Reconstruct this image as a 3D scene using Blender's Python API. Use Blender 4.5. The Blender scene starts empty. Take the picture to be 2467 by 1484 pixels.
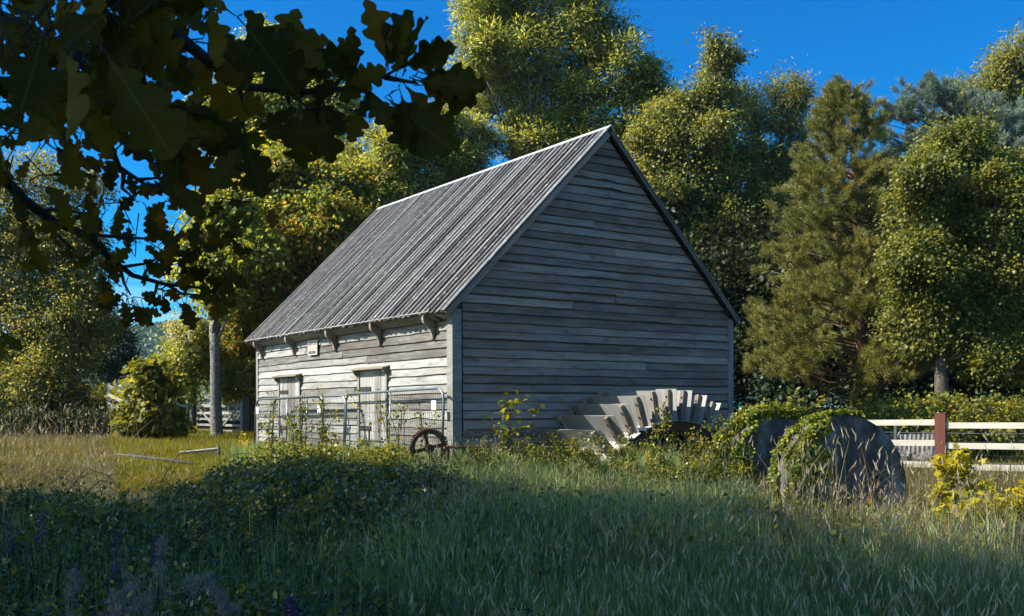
import bpy, math, random
import numpy as np
from mathutils import Vector, Matrix
SC = bpy.context.scene
COL = SC.collection
R = math.radians
rng = np.random.default_rng(11)
random.seed(5)

# ------------------------------------------------------------------ camera, sky, sun, exposure
CAM_Z = 1.0
cam_d = bpy.data.cameras.new('camera')
cam = bpy.data.objects.new('camera', cam_d)
COL.objects.link(cam)
cam.location = (0, 0, CAM_Z)
cam.rotation_euler = (R(90), R(0.2), 0)
cam_d.sensor_width = 36.0
cam_d.lens = 35.6
cam_d.shift_y = 0.0977
cam_d.clip_start = 0.05
cam_d.clip_end = 3000
cam_d.dof.use_dof = True
cam_d.dof.focus_distance = 19.0
cam_d.dof.aperture_fstop = 18.0
SC.camera = cam

SUN_EL, SUN_AZ = 39.0, math.atan2(-0.992, -0.125)      # the sun stands to the left, a little behind the camera
wd = bpy.data.worlds.new('World')
SC.world = wd
wd.use_nodes = True
def build_world():
    nt = wd.node_tree; N = nt.nodes; L = nt.links
    N.clear()
    out = N.new('ShaderNodeOutputWorld'); bg = N.new('ShaderNodeBackground')
    sky = N.new('ShaderNodeTexSky'); sky.sky_type = 'NISHITA'; sky.sun_disc = False
    sky.sun_elevation = R(SUN_EL); sky.sun_rotation = SUN_AZ
    sky.altitude = 100; sky.air_density = 1.0; sky.dust_density = 0.5; sky.ozone_density = 3.0
    hs = N.new('ShaderNodeHueSaturation'); hs.inputs['Saturation'].default_value = 1.25; hs.inputs['Value'].default_value = 1.0
    mul = N.new('ShaderNodeMix'); mul.data_type = 'RGBA'; mul.blend_type = 'MULTIPLY'; mul.inputs[0].default_value = 1
    # deep blue ahead; unseen sky sunward and behind is brightened for added fill
    tc0 = N.new('ShaderNodeTexCoord'); dt = N.new('ShaderNodeVectorMath'); dt.operation = 'DOT_PRODUCT'
    dt.inputs[1].default_value = Vector((-0.72, -0.66, 0.25)).normalized()
    L.new(tc0.outputs['Generated'], dt.inputs[0])
    pale = N.new('ShaderNodeMapRange'); pale.interpolation_type = 'SMOOTHSTEP'; pale.inputs[1].default_value = -0.15; pale.inputs[2].default_value = 0.75
    L.new(dt.outputs['Value'], pale.inputs[0])
    tint = N.new('ShaderNodeMix'); tint.data_type = 'RGBA'; tint.inputs[6].default_value = (0.02, 0.66, 1.03, 1); tint.inputs[7].default_value = (1.75, 2.0, 1.9, 1)
    L.new(pale.outputs[0], tint.inputs[0]); L.new(tint.outputs[2], mul.inputs[7])
    # thin streaks of cloud low over the hill
    tc = N.new('ShaderNodeTexCoord'); mp = N.new('ShaderNodeMapping'); mp.inputs['Scale'].default_value = (3, 3, 38)
    nz = N.new('ShaderNodeTexNoise'); nz.inputs['Scale'].default_value = 1.6; nz.inputs['Detail'].default_value = 5
    cr = N.new('ShaderNodeValToRGB'); cr.color_ramp.elements[0].position = 0.47; cr.color_ramp.elements[1].position = 0.62
    sx = N.new('ShaderNodeSeparateXYZ'); lo = N.new('ShaderNodeMapRange')
    lo.inputs[1].default_value = 0.05; lo.inputs[2].default_value = 0.14; lo.inputs[3].default_value = 0.55; lo.inputs[4].default_value = 0.0
    mm = N.new('ShaderNodeMath'); mm.operation = 'MULTIPLY'
    cl = N.new('ShaderNodeMix'); cl.data_type = 'RGBA'; cl.inputs[7].default_value = (7.0, 8.2, 9.0, 1)
    L.new(tc.outputs['Generated'], mp.inputs[0]); L.new(mp.outputs[0], nz.inputs['Vector']); L.new(nz.outputs['Fac'], cr.inputs[0])
    L.new(tc.outputs['Generated'], sx.inputs[0]); L.new(sx.outputs['Z'], lo.inputs[0])
    L.new(cr.outputs['Color'], mm.inputs[0]); L.new(lo.outputs[0], mm.inputs[1])
    L.new(sky.outputs[0], hs.inputs['Color']); L.new(hs.outputs[0], mul.inputs[6])
    L.new(mul.outputs[2], cl.inputs[6]); L.new(mm.outputs[0], cl.inputs[0])
    L.new(cl.outputs[2], bg.inputs['Color']); bg.inputs['Strength'].default_value = 0.072
    L.new(bg.outputs[0], out.inputs[0])
build_world()
sun_d = bpy.data.lights.new('sun', 'SUN')
sun_d.energy = 5.0; sun_d.angle = R(0.5); sun_d.color = (1.0, 0.93, 0.80)
sun = bpy.data.objects.new('sun', sun_d); COL.objects.link(sun)
to_sun = Vector((math.sin(SUN_AZ) * math.cos(R(SUN_EL)), math.cos(SUN_AZ) * math.cos(R(SUN_EL)), math.sin(R(SUN_EL))))
sun.rotation_euler = to_sun.to_track_quat('Z', 'Y').to_euler()
sun.location = (-40, -5, 40)
vs = SC.view_settings
vs.view_transform = 'Standard'; vs.look = 'None'; vs.exposure = 1.30; vs.gamma = 1.0
SC.cycles.use_denoising = True
SC.cycles.max_bounces = 6; SC.cycles.diffuse_bounces = 3; SC.cycles.glossy_bounces = 2
SC.cycles.transmission_bounces = 3; SC.cycles.transparent_max_bounces = 4
SC.cycles.use_adaptive_sampling = True; SC.cycles.adaptive_threshold = 0.008
SC.cycles.caustics_reflective = False; SC.cycles.caustics_refractive = False
SC.cycles.time_limit = 900

def P(dx, dy, Y):
    """where the ray through a point of the photograph (2467 wide) stands at depth Y"""
    return np.array([(dx - 1233.5) / 2440.0 * Y, Y, CAM_Z + (983.0 - dy) / 2440.0 * Y])

# ------------------------------------------------------------------ materials
def new_mat(name):
    m = bpy.data.materials.new(name); m.use_nodes = True
    nt = m.node_tree; nt.nodes.clear()
    return m, nt, nt.nodes, nt.links
def ramp(N, stops):
    r = N.new('ShaderNodeValToRGB'); e = r.color_ramp.elements
    while len(e) < len(stops): e.new(0.5)
    for el, (p, c) in zip(e, stops):
        el.position = p; el.color = (*c, 1)
    return r
def mixc(N, L, fac, a, b, mode='MIX'):
    m = N.new('ShaderNodeMix'); m.data_type = 'RGBA'; m.blend_type = mode
    for sock, v in ((m.inputs[0], fac), (m.inputs[6], a), (m.inputs[7], b)):
        if hasattr(v, 'links'): L.new(v, sock)
        elif isinstance(v, (int, float)): sock.default_value = v
        else: sock.default_value = (*v, 1)
    return m.outputs[2]
def noise(N, L, vec, scale, detail=4, rough=0.55, dist=0.0):
    n = N.new('ShaderNodeTexNoise'); n.inputs['Scale'].default_value = scale; n.inputs['Detail'].default_value = detail
    n.inputs['Roughness'].default_value = rough; n.inputs['Distortion'].default_value = dist
    if vec is not None: L.new(vec, n.inputs['Vector'])
    return n.outputs['Fac']
def mapping(N, L, vec, scale):
    m = N.new('ShaderNodeMapping'); m.inputs['Scale'].default_value = scale
    L.new(vec, m.inputs[0]); return m.outputs[0]
def attr(N, name):
    a = N.new('ShaderNodeAttribute'); a.attribute_name = name; return a.outputs['Fac']

def mat_leaf(name, stops, trans=0.45, rough=0.5, spec=0.25, tcol=1.5, patch=0.35):
    """leaf surface: colour runs over stops by a random value per leaf and by a soft patchiness through the plant"""
    m, nt, N, L = new_mat(name)
    out = N.new('ShaderNodeOutputMaterial')
    rv = attr(N, 'rnd')
    geo = N.new('ShaderNodeNewGeometry')
    nz = noise(N, L, geo.outputs['Position'], 0.55, 3)
    a = N.new('ShaderNodeMath'); a.operation = 'MULTIPLY_ADD'; a.inputs[1].default_value = patch * 2.4; a.inputs[2].default_value = -patch * 1.2
    L.new(nz, a.inputs[0])
    b = N.new('ShaderNodeMath'); b.operation = 'ADD'; L.new(a.outputs[0], b.inputs[0]); L.new(rv, b.inputs[1])
    r = ramp(N, stops); L.new(b.outputs[0], r.inputs[0])
    p = N.new('ShaderNodeBsdfPrincipled'); L.new(r.outputs[0], p.inputs['Base Color'])
    p.inputs['Roughness'].default_value = rough; p.inputs['Specular IOR Level'].default_value = spec
    t = N.new('ShaderNodeBsdfTranslucent')
    g = N.new('ShaderNodeMix'); g.data_type = 'RGBA'; g.blend_type = 'MULTIPLY'; g.inputs[0].default_value = 1
    L.new(r.outputs[0], g.inputs[6]); g.inputs[7].default_value = (1.25 * tcol, 1.1 * tcol, 0.5 * tcol, 1); g.clamp_result = False
    L.new(g.outputs[2], t.inputs['Color'])
    mx = N.new('ShaderNodeMixShader'); mx.inputs[0].default_value = trans
    L.new(p.outputs[0], mx.inputs[1]); L.new(t.outputs[0], mx.inputs[2]); L.new(mx.outputs[0], out.inputs[0])
    return m

def mat_wood(name, dark, mid, light, stain=(0.10, 0.055, 0.03), stain_amt=0.5, rough=0.75, grain=1.0, var=0.5, lichen=0.0, bump=0.35, lap=0.0):
    """weathered timber: UV runs in metres along (u) and across (v) each board, shifted by a random amount per board"""
    m, nt, N, L = new_mat(name)
    out = N.new('ShaderNodeOutputMaterial'); p = N.new('ShaderNodeBsdfPrincipled'); L.new(p.outputs[0], out.inputs[0])
    uv = N.new('ShaderNodeUVMap'); uv.uv_map = 'UVMap'
    rv = attr(N, 'rnd')
    off = N.new('ShaderNodeCombineXYZ'); ml = N.new('ShaderNodeMath'); ml.operation = 'MULTIPLY'; ml.inputs[1].default_value = 37.0
    L.new(rv, ml.inputs[0])
    for i in range(3): L.new(ml.outputs[0], off.inputs[i])
    ad = N.new('ShaderNodeVectorMath'); ad.operation = 'ADD'; L.new(uv.outputs[0], ad.inputs[0]); L.new(off.outputs[0], ad.inputs[1])
    v = ad.outputs[0]
    # knots pull the grain round them
    vk = N.new('ShaderNodeTexVoronoi'); vk.inputs['Scale'].default_value = 1.0
    L.new(mapping(N, L, v, (1.9, 5.0, 1)), vk.inputs['Vector'])
    kn = N.new('ShaderNodeMapRange'); kn.inputs[1].default_value = 0.03; kn.inputs[2].default_value = 0.26; kn.inputs[3].default_value = 1; kn.inputs[4].default_value = 0
    L.new(vk.outputs['Distance'], kn.inputs[0])
    warp = N.new('ShaderNodeVectorMath'); warp.operation = 'SCALE'; 
    comb = N.new('ShaderNodeCombineXYZ'); L.new(kn.outputs[0], comb.inputs[1])
    L.new(comb.outputs[0], warp.inputs[0]); warp.inputs['Scale'].default_value = 0.035
    ad2 = N.new('ShaderNodeVectorMath'); ad2.operation = 'ADD'; L.new(v, ad2.inputs[0]); L.new(warp.outputs[0], ad2.inputs[1])
    g1 = noise(N, L, mapping(N, L, ad2.outputs[0], (1.3, 75 * grain, 1)), 1.0, 5, 0.65, 0.4)
    g2 = noise(N, L, mapping(N, L, ad2.outputs[0], (0.8, 16 * grain, 1)), 1.0, 4, 0.6, 1.2)
    blot = noise(N, L, mapping(N, L, v, (0.9, 3.0, 1)), 1.0, 4, 0.6)
    st = noise(N, L, mapping(N, L, v, (1.1, 9.0, 1)), 1.3, 5, 0.7)
    sm = N.new('ShaderNodeMath'); sm.operation = 'ADD'; L.new(g1, sm.inputs[0]); L.new(g2, sm.inputs[1])
    sm2 = N.new('ShaderNodeMath'); sm2.operation = 'MULTIPLY_ADD'; sm2.inputs[1].default_value = 0.5; L.new(sm.outputs[0], sm2.inputs[0])
    vv = N.new('ShaderNodeMath'); vv.operation = 'MULTIPLY_ADD'; vv.inputs[1].default_value = var * 0.45; vv.inputs[2].default_value = -var * 0.225
    L.new(rv, vv.inputs[0])
    bl = N.new('ShaderNodeMath'); bl.operation = 'MULTIPLY_ADD'; bl.inputs[1].default_value = 0.5; L.new(blot, bl.inputs[0])
    sh = N.new('ShaderNodeMath'); sh.operation = 'ADD'; sh.inputs[1].default_value = -0.25; L.new(vv.outputs[0], sh.inputs[0]); L.new(sh.outputs[0], bl.inputs[2])
    L.new(bl.outputs[0], sm2.inputs[2])
    r = ramp(N, [(0.22, dark), (0.47, mid), (0.74, light)]); L.new(sm2.outputs[0], r.inputs[0])
    sf = N.new('ShaderNodeMapRange'); sf.inputs[1].default_value = 0.52; sf.inputs[2].default_value = 0.72; sf.inputs[3].default_value = 0; sf.inputs[4].default_value = stain_amt
    L.new(st, sf.inputs[0])
    c = mixc(N, L, sf.outputs[0], r.outputs[0], stain)
    kf = N.new('ShaderNodeMath'); kf.operation = 'MULTIPLY'; kf.inputs[1].default_value = 0.6; L.new(kn.outputs[0], kf.inputs[0])
    c = mixc(N, L, kf.outputs[0], c, dark)
    if lichen > 0:
        ln = noise(N, L, mapping(N, L, v, (9, 14, 1)), 1.0, 6, 0.7)
        lf = N.new('ShaderNodeMapRange'); lf.inputs[1].default_value = 0.56; lf.inputs[2].default_value = 0.68; lf.inputs[3].default_value = 0; lf.inputs[4].default_value = lichen
        L.new(ln, lf.inputs[0]); c = mixc(N, L, lf.outputs[0], c, (0.42, 0.45, 0.40))
    if lap > 0:     # brown unweathered wood, darkened to paint in the shade line below each lap
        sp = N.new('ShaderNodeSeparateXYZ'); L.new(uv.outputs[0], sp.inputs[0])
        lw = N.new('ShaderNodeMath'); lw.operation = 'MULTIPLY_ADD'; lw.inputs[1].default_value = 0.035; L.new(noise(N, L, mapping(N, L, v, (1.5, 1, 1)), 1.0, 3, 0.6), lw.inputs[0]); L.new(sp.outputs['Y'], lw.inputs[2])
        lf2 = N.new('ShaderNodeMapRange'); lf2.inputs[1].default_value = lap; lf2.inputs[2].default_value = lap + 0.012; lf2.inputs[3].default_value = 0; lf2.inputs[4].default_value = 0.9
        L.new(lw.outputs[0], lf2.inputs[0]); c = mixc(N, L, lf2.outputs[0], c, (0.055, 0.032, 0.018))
    L.new(c, p.inputs['Base Color']); p.inputs['Roughness'].default_value = rough; p.inputs['Specular IOR Level'].default_value = 0.25
    bp = N.new('ShaderNodeBump'); bp.inputs['Strength'].default_value = bump; bp.inputs['Distance'].default_value = 0.01
    L.new(g1, bp.inputs['Height']); L.new(bp.outputs[0], p.inputs['Normal'])
    return m

def mat_solid(name, stops, scale=6.0, rough=0.6, metal=0.0, bump=0.2, spec=0.3, detail=6, stretch=(1, 1, 1), dist=0.01):
    """a surface mottled between a few real colours by noise in object space"""
    m, nt, N, L = new_mat(name)
    out = N.new('ShaderNodeOutputMaterial'); p = N.new('ShaderNodeBsdfPrincipled'); L.new(p.outputs[0], out.inputs[0])
    tc = N.new('ShaderNodeTexCoord')
    vec = mapping(N, L, tc.outputs['Object'], stretch)
    nz = noise(N, L, vec, scale, detail, 0.65)
    r = ramp(N, stops); L.new(nz, r.inputs[0]); L.new(r.outputs[0], p.inputs['Base Color'])
    p.inputs['Roughness'].default_value = rough; p.inputs['Metallic'].default_value = metal; p.inputs['Specular IOR Level'].default_value = spec
    if bump > 0:
        n2 = noise(N, L, vec, scale * 4, 6, 0.7)
        bp = N.new('ShaderNodeBump'); bp.inputs['Strength'].default_value = bump; bp.inputs['Distance'].default_value = dist
        L.new(n2, bp.inputs['Height']); L.new(bp.outputs[0], p.inputs['Normal'])
    return m

M = {}
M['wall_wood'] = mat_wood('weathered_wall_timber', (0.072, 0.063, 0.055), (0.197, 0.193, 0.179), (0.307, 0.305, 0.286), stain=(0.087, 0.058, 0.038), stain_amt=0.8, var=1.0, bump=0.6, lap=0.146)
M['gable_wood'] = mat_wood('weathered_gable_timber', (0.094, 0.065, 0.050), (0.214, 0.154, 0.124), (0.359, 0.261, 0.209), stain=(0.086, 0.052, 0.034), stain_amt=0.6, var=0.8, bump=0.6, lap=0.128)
M['roof_wood'] = mat_wood('weathered_roof_timber', (0.013, 0.011, 0.011), (0.032, 0.029, 0.030), (0.077, 0.075, 0.077), stain=(0.021, 0.014, 0.014), stain_amt=0.5, var=1.0, lichen=0.5, bump=0.6)
M['batten_wood'] = mat_wood('weathered_batten_timber', (0.021, 0.018, 0.019), (0.061, 0.055, 0.057), (0.142, 0.142, 0.139), stain=(0.029, 0.021, 0.021), stain_amt=0.45, var=1.3, lichen=0.7, bump=0.6)
M['trim_wood'] = mat_wood('weathered_trim_timber', (0.086, 0.079, 0.072), (0.194, 0.187, 0.173), (0.302, 0.299, 0.281), stain=(0.108, 0.079, 0.050), stain_amt=0.4, bump=0.4)
M['door_wood'] = mat_wood('door_plank_timber', (0.094, 0.086, 0.079), (0.238, 0.230, 0.216), (0.360, 0.360, 0.346), stain=(0.144, 0.072, 0.032), stain_amt=0.4, var=0.8)
M['pine_rail'] = mat_wood('pale_rail_timber', (0.275, 0.233, 0.165), (0.404, 0.379, 0.318), (0.478, 0.459, 0.404), stain=(0.208, 0.147, 0.086), stain_amt=0.35, var=0.3)
M['post_red'] = mat_wood('red_brown_post_timber', (0.043, 0.013, 0.009), (0.092, 0.027, 0.017), (0.134, 0.051, 0.035), stain=(0.031, 0.014, 0.011), stain_amt=0.3)
M['post_dark'] = mat_wood('dark_post_timber', (0.012, 0.012, 0.014), (0.03, 0.027, 0.025), (0.07, 0.065, 0.06), stain_amt=0.2)
M['bracket_wood'] = mat_wood('paddle_bracket_timber', (0.07, 0.055, 0.04), (0.17, 0.14, 0.11), (0.30, 0.26, 0.21), stain=(0.07, 0.04, 0.02), stain_amt=0.4)
M['ridge'] = mat_solid('pale_ridge_cap', [(0.3, (0.220, 0.233, 0.233)), (0.55, (0.355, 0.367, 0.367)), (0.8, (0.416, 0.428, 0.428))], 3.5, 0.55, 0.0, 0.3, 0.4, stretch=(1, 1, 3))
M['black_iron'] = mat_solid('black_iron', [(0.3, (0.012, 0.012, 0.014)), (0.7, (0.05, 0.045, 0.042))], 14, 0.6, 0.3, 0.3)
M['galv'] = mat_solid('galvanised_steel', [(0.3, (0.121, 0.143, 0.151)), (0.7, (0.208, 0.229, 0.238))], 8, 0.38, 0.7, 0.1, 0.5)
M['wire'] = mat_solid('dull_wire', [(0.3, (0.060, 0.060, 0.060)), (0.7, (0.132, 0.132, 0.126))], 20, 0.5, 0.6, 0.0)
M['rust'] = mat_solid('rusty_iron', [(0.25, (0.025, 0.013, 0.009)), (0.5, (0.077, 0.034, 0.019)), (0.75, (0.140, 0.064, 0.034))], 18, 0.85, 0.1, 0.6)
M['rust_bright'] = mat_solid('orange_rusty_iron', [(0.25, (0.12, 0.04, 0.02)), (0.7, (0.36, 0.14, 0.06))], 14, 0.85, 0.0, 0.5)
M['paddle'] = mat_solid('painted_sheet_steel', [(0.25, (0.163, 0.159, 0.149)), (0.5, (0.219, 0.216, 0.206)), (0.8, (0.248, 0.248, 0.241))], 2.2, 0.42, 0.0, 0.06, 0.5)
M['sole'] = mat_solid('white_sheet_steel', [(0.3, (0.337, 0.331, 0.318)), (0.7, (0.453, 0.447, 0.434))], 2.5, 0.45, 0.0, 0.05, 0.4)
M['stone'] = mat_solid('lichened_stone', [(0.30, (0.020, 0.019, 0.019)), (0.46, (0.062, 0.057, 0.054)), (0.57, (0.115, 0.107, 0.10)), (0.66, (0.22, 0.21, 0.20)), (0.74, (0.34, 0.33, 0.32))], 3.2, 0.92, 0.0, 1.0, 0.15, 12, (1, 1, 0.55), 0.03)
M['white_plaster'] = mat_solid('whitewashed_plinth', [(0.3, (0.324, 0.317, 0.302)), (0.7, (0.490, 0.482, 0.468))], 5, 0.8, 0.0, 0.4)
M['sign_white'] = mat_solid('white_sign_board', [(0.3, (0.343, 0.323, 0.303)), (0.7, (0.392, 0.383, 0.367))], 4, 0.5, 0.0, 0.0)
M['tag_white'] = mat_solid('white_plastic_tag', [(0.3, (0.504, 0.518, 0.533)), (0.7, (0.576, 0.583, 0.590))], 4, 0.5, 0.0, 0.0)
M['ink_red'] = mat_solid('dark_red_ink', [(0.3, (0.121, 0.027, 0.018)), (0.7, (0.154, 0.045, 0.036))], 4, 0.6, 0.0, 0.0)
M['ink_yellow'] = mat_solid('faded_orange_ink', [(0.3, (0.540, 0.357, 0.208)), (0.7, (0.585, 0.442, 0.325))], 9, 0.6, 0.0, 0.0)
M['ink_black'] = mat_solid('black_ink', [(0.3, (0.02, 0.02, 0.02)), (0.7, (0.07, 0.06, 0.05))], 9, 0.6, 0.0, 0.0)
M['bark'] = mat_solid('grey_brown_bark', [(0.25, (0.03, 0.026, 0.022)), (0.5, (0.085, 0.075, 0.062)), (0.75, (0.16, 0.15, 0.125))], 5, 0.9, 0.0, 0.8, 0.15, 8, (3, 3, 0.7), 0.03)
M['bark_pale'] = mat_solid('pale_mottled_bark', [(0.30, (0.030, 0.028, 0.025)), (0.46, (0.12, 0.115, 0.10)), (0.58, (0.22, 0.21, 0.195)), (0.70, (0.36, 0.36, 0.34))], 9, 0.85, 0.0, 0.9, 0.2, 10, (1.6, 1.6, 2.4), 0.03)
M['bark_dark'] = mat_solid('dark_twig_bark', [(0.3, (0.012, 0.011, 0.011)), (0.7, (0.045, 0.040, 0.036))], 12, 0.85, 0.0, 0.6, 0.2)
M['bark_pine'] = mat_solid('red_brown_pine_bark', [(0.25, (0.05, 0.03, 0.022)), (0.7, (0.16, 0.09, 0.06))], 6, 0.9, 0.0, 0.8, 0.1, 8, (3, 3, 1))
M['concrete_panel'] = mat_solid('grey_ribbed_sheet', [(0.25, (0.080, 0.080, 0.085)), (0.5, (0.140, 0.140, 0.140)), (0.8, (0.200, 0.200, 0.195))], 3, 0.7, 0.1, 0.3, 0.3, stretch=(4, 4, 0.6))
# leaves
M['l_hawthorn'] = mat_leaf('olive_hawthorn_leaf', [(0.0, (0.044, 0.064, 0.024)), (0.4, (0.122, 0.135, 0.029)), (0.75, (0.249, 0.227, 0.043)), (1.0, (0.383, 0.335, 0.119))], 0.42)
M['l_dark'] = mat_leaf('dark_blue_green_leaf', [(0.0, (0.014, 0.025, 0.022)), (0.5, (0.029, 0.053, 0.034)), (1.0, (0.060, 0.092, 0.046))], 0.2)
M['l_maple'] = mat_leaf('turning_maple_leaf', [(0.0, (0.040, 0.079, 0.030)), (0.3, (0.109, 0.146, 0.030)), (0.6, (0.227, 0.229, 0.030)), (0.85, (0.346, 0.292, 0.036)), (1.0, (0.438, 0.199, 0.036))], 0.5)
M['l_sunny'] = mat_leaf('yellow_green_maple_leaf', [(0.0, (0.076, 0.106, 0.021)), (0.4, (0.175, 0.198, 0.025)), (0.75, (0.274, 0.283, 0.039)), (1.0, (0.365, 0.396, 0.129))], 0.5)
M['l_willow'] = mat_leaf('yellow_willow_leaf', [(0.0, (0.059, 0.079, 0.022)), (0.35, (0.154, 0.172, 0.026)), (0.7, (0.258, 0.266, 0.038)), (1.0, (0.383, 0.429, 0.191))], 0.5)
M['l_poplar'] = mat_leaf('olive_poplar_leaf', [(0.0, (0.035, 0.062, 0.025)), (0.4, (0.111, 0.121, 0.025)), (0.75, (0.210, 0.200, 0.031)), (1.0, (0.341, 0.320, 0.084))], 0.42)
M['l_field'] = mat_leaf('field_maple_leaf', [(0.0, (0.033, 0.059, 0.022)), (0.4, (0.094, 0.113, 0.022)), (0.8, (0.191, 0.189, 0.029)), (1.0, (0.272, 0.242, 0.043))], 0.42)
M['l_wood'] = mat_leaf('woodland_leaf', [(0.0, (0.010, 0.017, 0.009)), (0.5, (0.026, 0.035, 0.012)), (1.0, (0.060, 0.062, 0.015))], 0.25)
M['l_pine'] = mat_leaf('olive_pine_needle', [(0.0, (0.069, 0.087, 0.024)), (0.5, (0.152, 0.149, 0.029)), (1.0, (0.289, 0.253, 0.052))], 0.15, 0.5, 0.3)
M['l_bluepine'] = mat_leaf('blue_pine_needle', [(0.0, (0.056, 0.099, 0.083)), (0.5, (0.120, 0.174, 0.135)), (1.0, (0.206, 0.254, 0.183))], 0.15, 0.5, 0.3)
M['l_bush'] = mat_leaf('young_sycamore_leaf', [(0.0, (0.058, 0.083, 0.009)), (0.4, (0.129, 0.135, 0.010)), (0.8, (0.199, 0.181, 0.013)), (1.0, (0.257, 0.234, 0.058))], 0.45, 0.5, 0.25)
M['l_yellow'] = mat_leaf('yellow_sycamore_leaf', [(0.0, (0.187, 0.176, 0.011)), (0.5, (0.330, 0.297, 0.015)), (1.0, (0.418, 0.363, 0.033))], 0.5, 0.5, 0.3)
M['l_ivy'] = mat_leaf('ivy_leaf', [(0.0, (0.040, 0.079, 0.019)), (0.4, (0.120, 0.144, 0.015)), (0.75, (0.239, 0.231, 0.019)), (1.0, (0.334, 0.287, 0.032))], 0.25, 0.45, 0.25)
M['l_bramble'] = mat_leaf('bramble_leaf', [(0.0, (0.037, 0.063, 0.019)), (0.45, (0.086, 0.114, 0.023)), (0.85, (0.174, 0.167, 0.023)), (1.0, (0.361, 0.227, 0.017))], 0.3, 0.36, 0.55)
M['l_rose'] = mat_leaf('wild_rose_leaf', [(0.0, (0.058, 0.087, 0.017)), (0.5, (0.152, 0.160, 0.017)), (1.0, (0.290, 0.239, 0.029))], 0.38, 0.4, 0.4)
M['l_oak'] = mat_leaf('oak_leaf', [(0.0, (0.022, 0.021, 0.001)), (0.45, (0.047, 0.039, 0.003)), (0.9, (0.084, 0.059, 0.003)), (1.0, (0.146, 0.061, 0.005))], 0.38, 0.6, 0.10, 1.5)
M['l_cream'] = mat_leaf('cream_clematis_blossom', [(0.0, (0.200, 0.170, 0.060)), (0.5, (0.420, 0.360, 0.190)), (1.0, (0.600, 0.540, 0.360))], 0.3, 0.6, 0.2)
M['l_hedge'] = mat_leaf('clipped_hedge_leaf', [(0.0, (0.072, 0.087, 0.014)), (0.5, (0.174, 0.167, 0.016)), (1.0, (0.290, 0.246, 0.029))], 0.3)
M['l_hill'] = mat_leaf('far_woodland_leaf', [(0.0, (0.036, 0.072, 0.046)), (0.5, (0.072, 0.123, 0.065)), (1.0, (0.135, 0.180, 0.081))], 0.15)
M['g_shade'] = mat_leaf('tall_grass_blade', [(0.0, (0.047, 0.110, 0.049)), (0.4, (0.125, 0.209, 0.074)), (0.75, (0.251, 0.300, 0.097)), (1.0, (0.421, 0.400, 0.193))], 0.3, 0.45, 0.35, 1.3, 0.3)
M['g_dry'] = mat_leaf('dry_grass_blade', [(0.0, (0.050, 0.043, 0.013)), (0.4, (0.112, 0.089, 0.033)), (0.8, (0.184, 0.146, 0.066)), (1.0, (0.245, 0.206, 0.111))], 0.3, 0.55, 0.25, 1.2, 0.3)
M['g_lawn'] = mat_leaf('lawn_grass_blade', [(0.0, (0.068, 0.076, 0.007)), (0.5, (0.145, 0.140, 0.009)), (1.0, (0.230, 0.200, 0.017))], 0.4, 0.5, 0.25, 1.4, 0.35)
M['seed'] = mat_leaf('pale_seed_head', [(0.0, (0.20, 0.15, 0.10)), (0.5, (0.36, 0.29, 0.21)), (1.0, (0.50, 0.42, 0.33))], 0.25, 0.6, 0.2, 1.1, 0.2)
M['purple'] = mat_leaf('purple_blossom', [(0.0, (0.035, 0.015, 0.110)), (0.5, (0.075, 0.030, 0.190)), (1.0, (0.125, 0.060, 0.250))], 0.3, 0.6, 0.2)
M['fluff'] = mat_leaf('grey_seed_fluff', [(0.0, (0.124, 0.109, 0.124)), (0.5, (0.200, 0.181, 0.200)), (1.0, (0.262, 0.248, 0.267))], 0.3, 0.7, 0.1)
M['hip'] = mat_solid('red_rose_hip', [(0.3, (0.32, 0.03, 0.015)), (0.7, (0.45, 0.07, 0.02))], 20, 0.35, 0.0, 0.0, 0.5)
M['flower_y'] = mat_leaf('yellow_flower', [(0.0, (0.5, 0.33, 0.02)), (1.0, (0.65, 0.48, 0.03))], 0.3)

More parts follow.
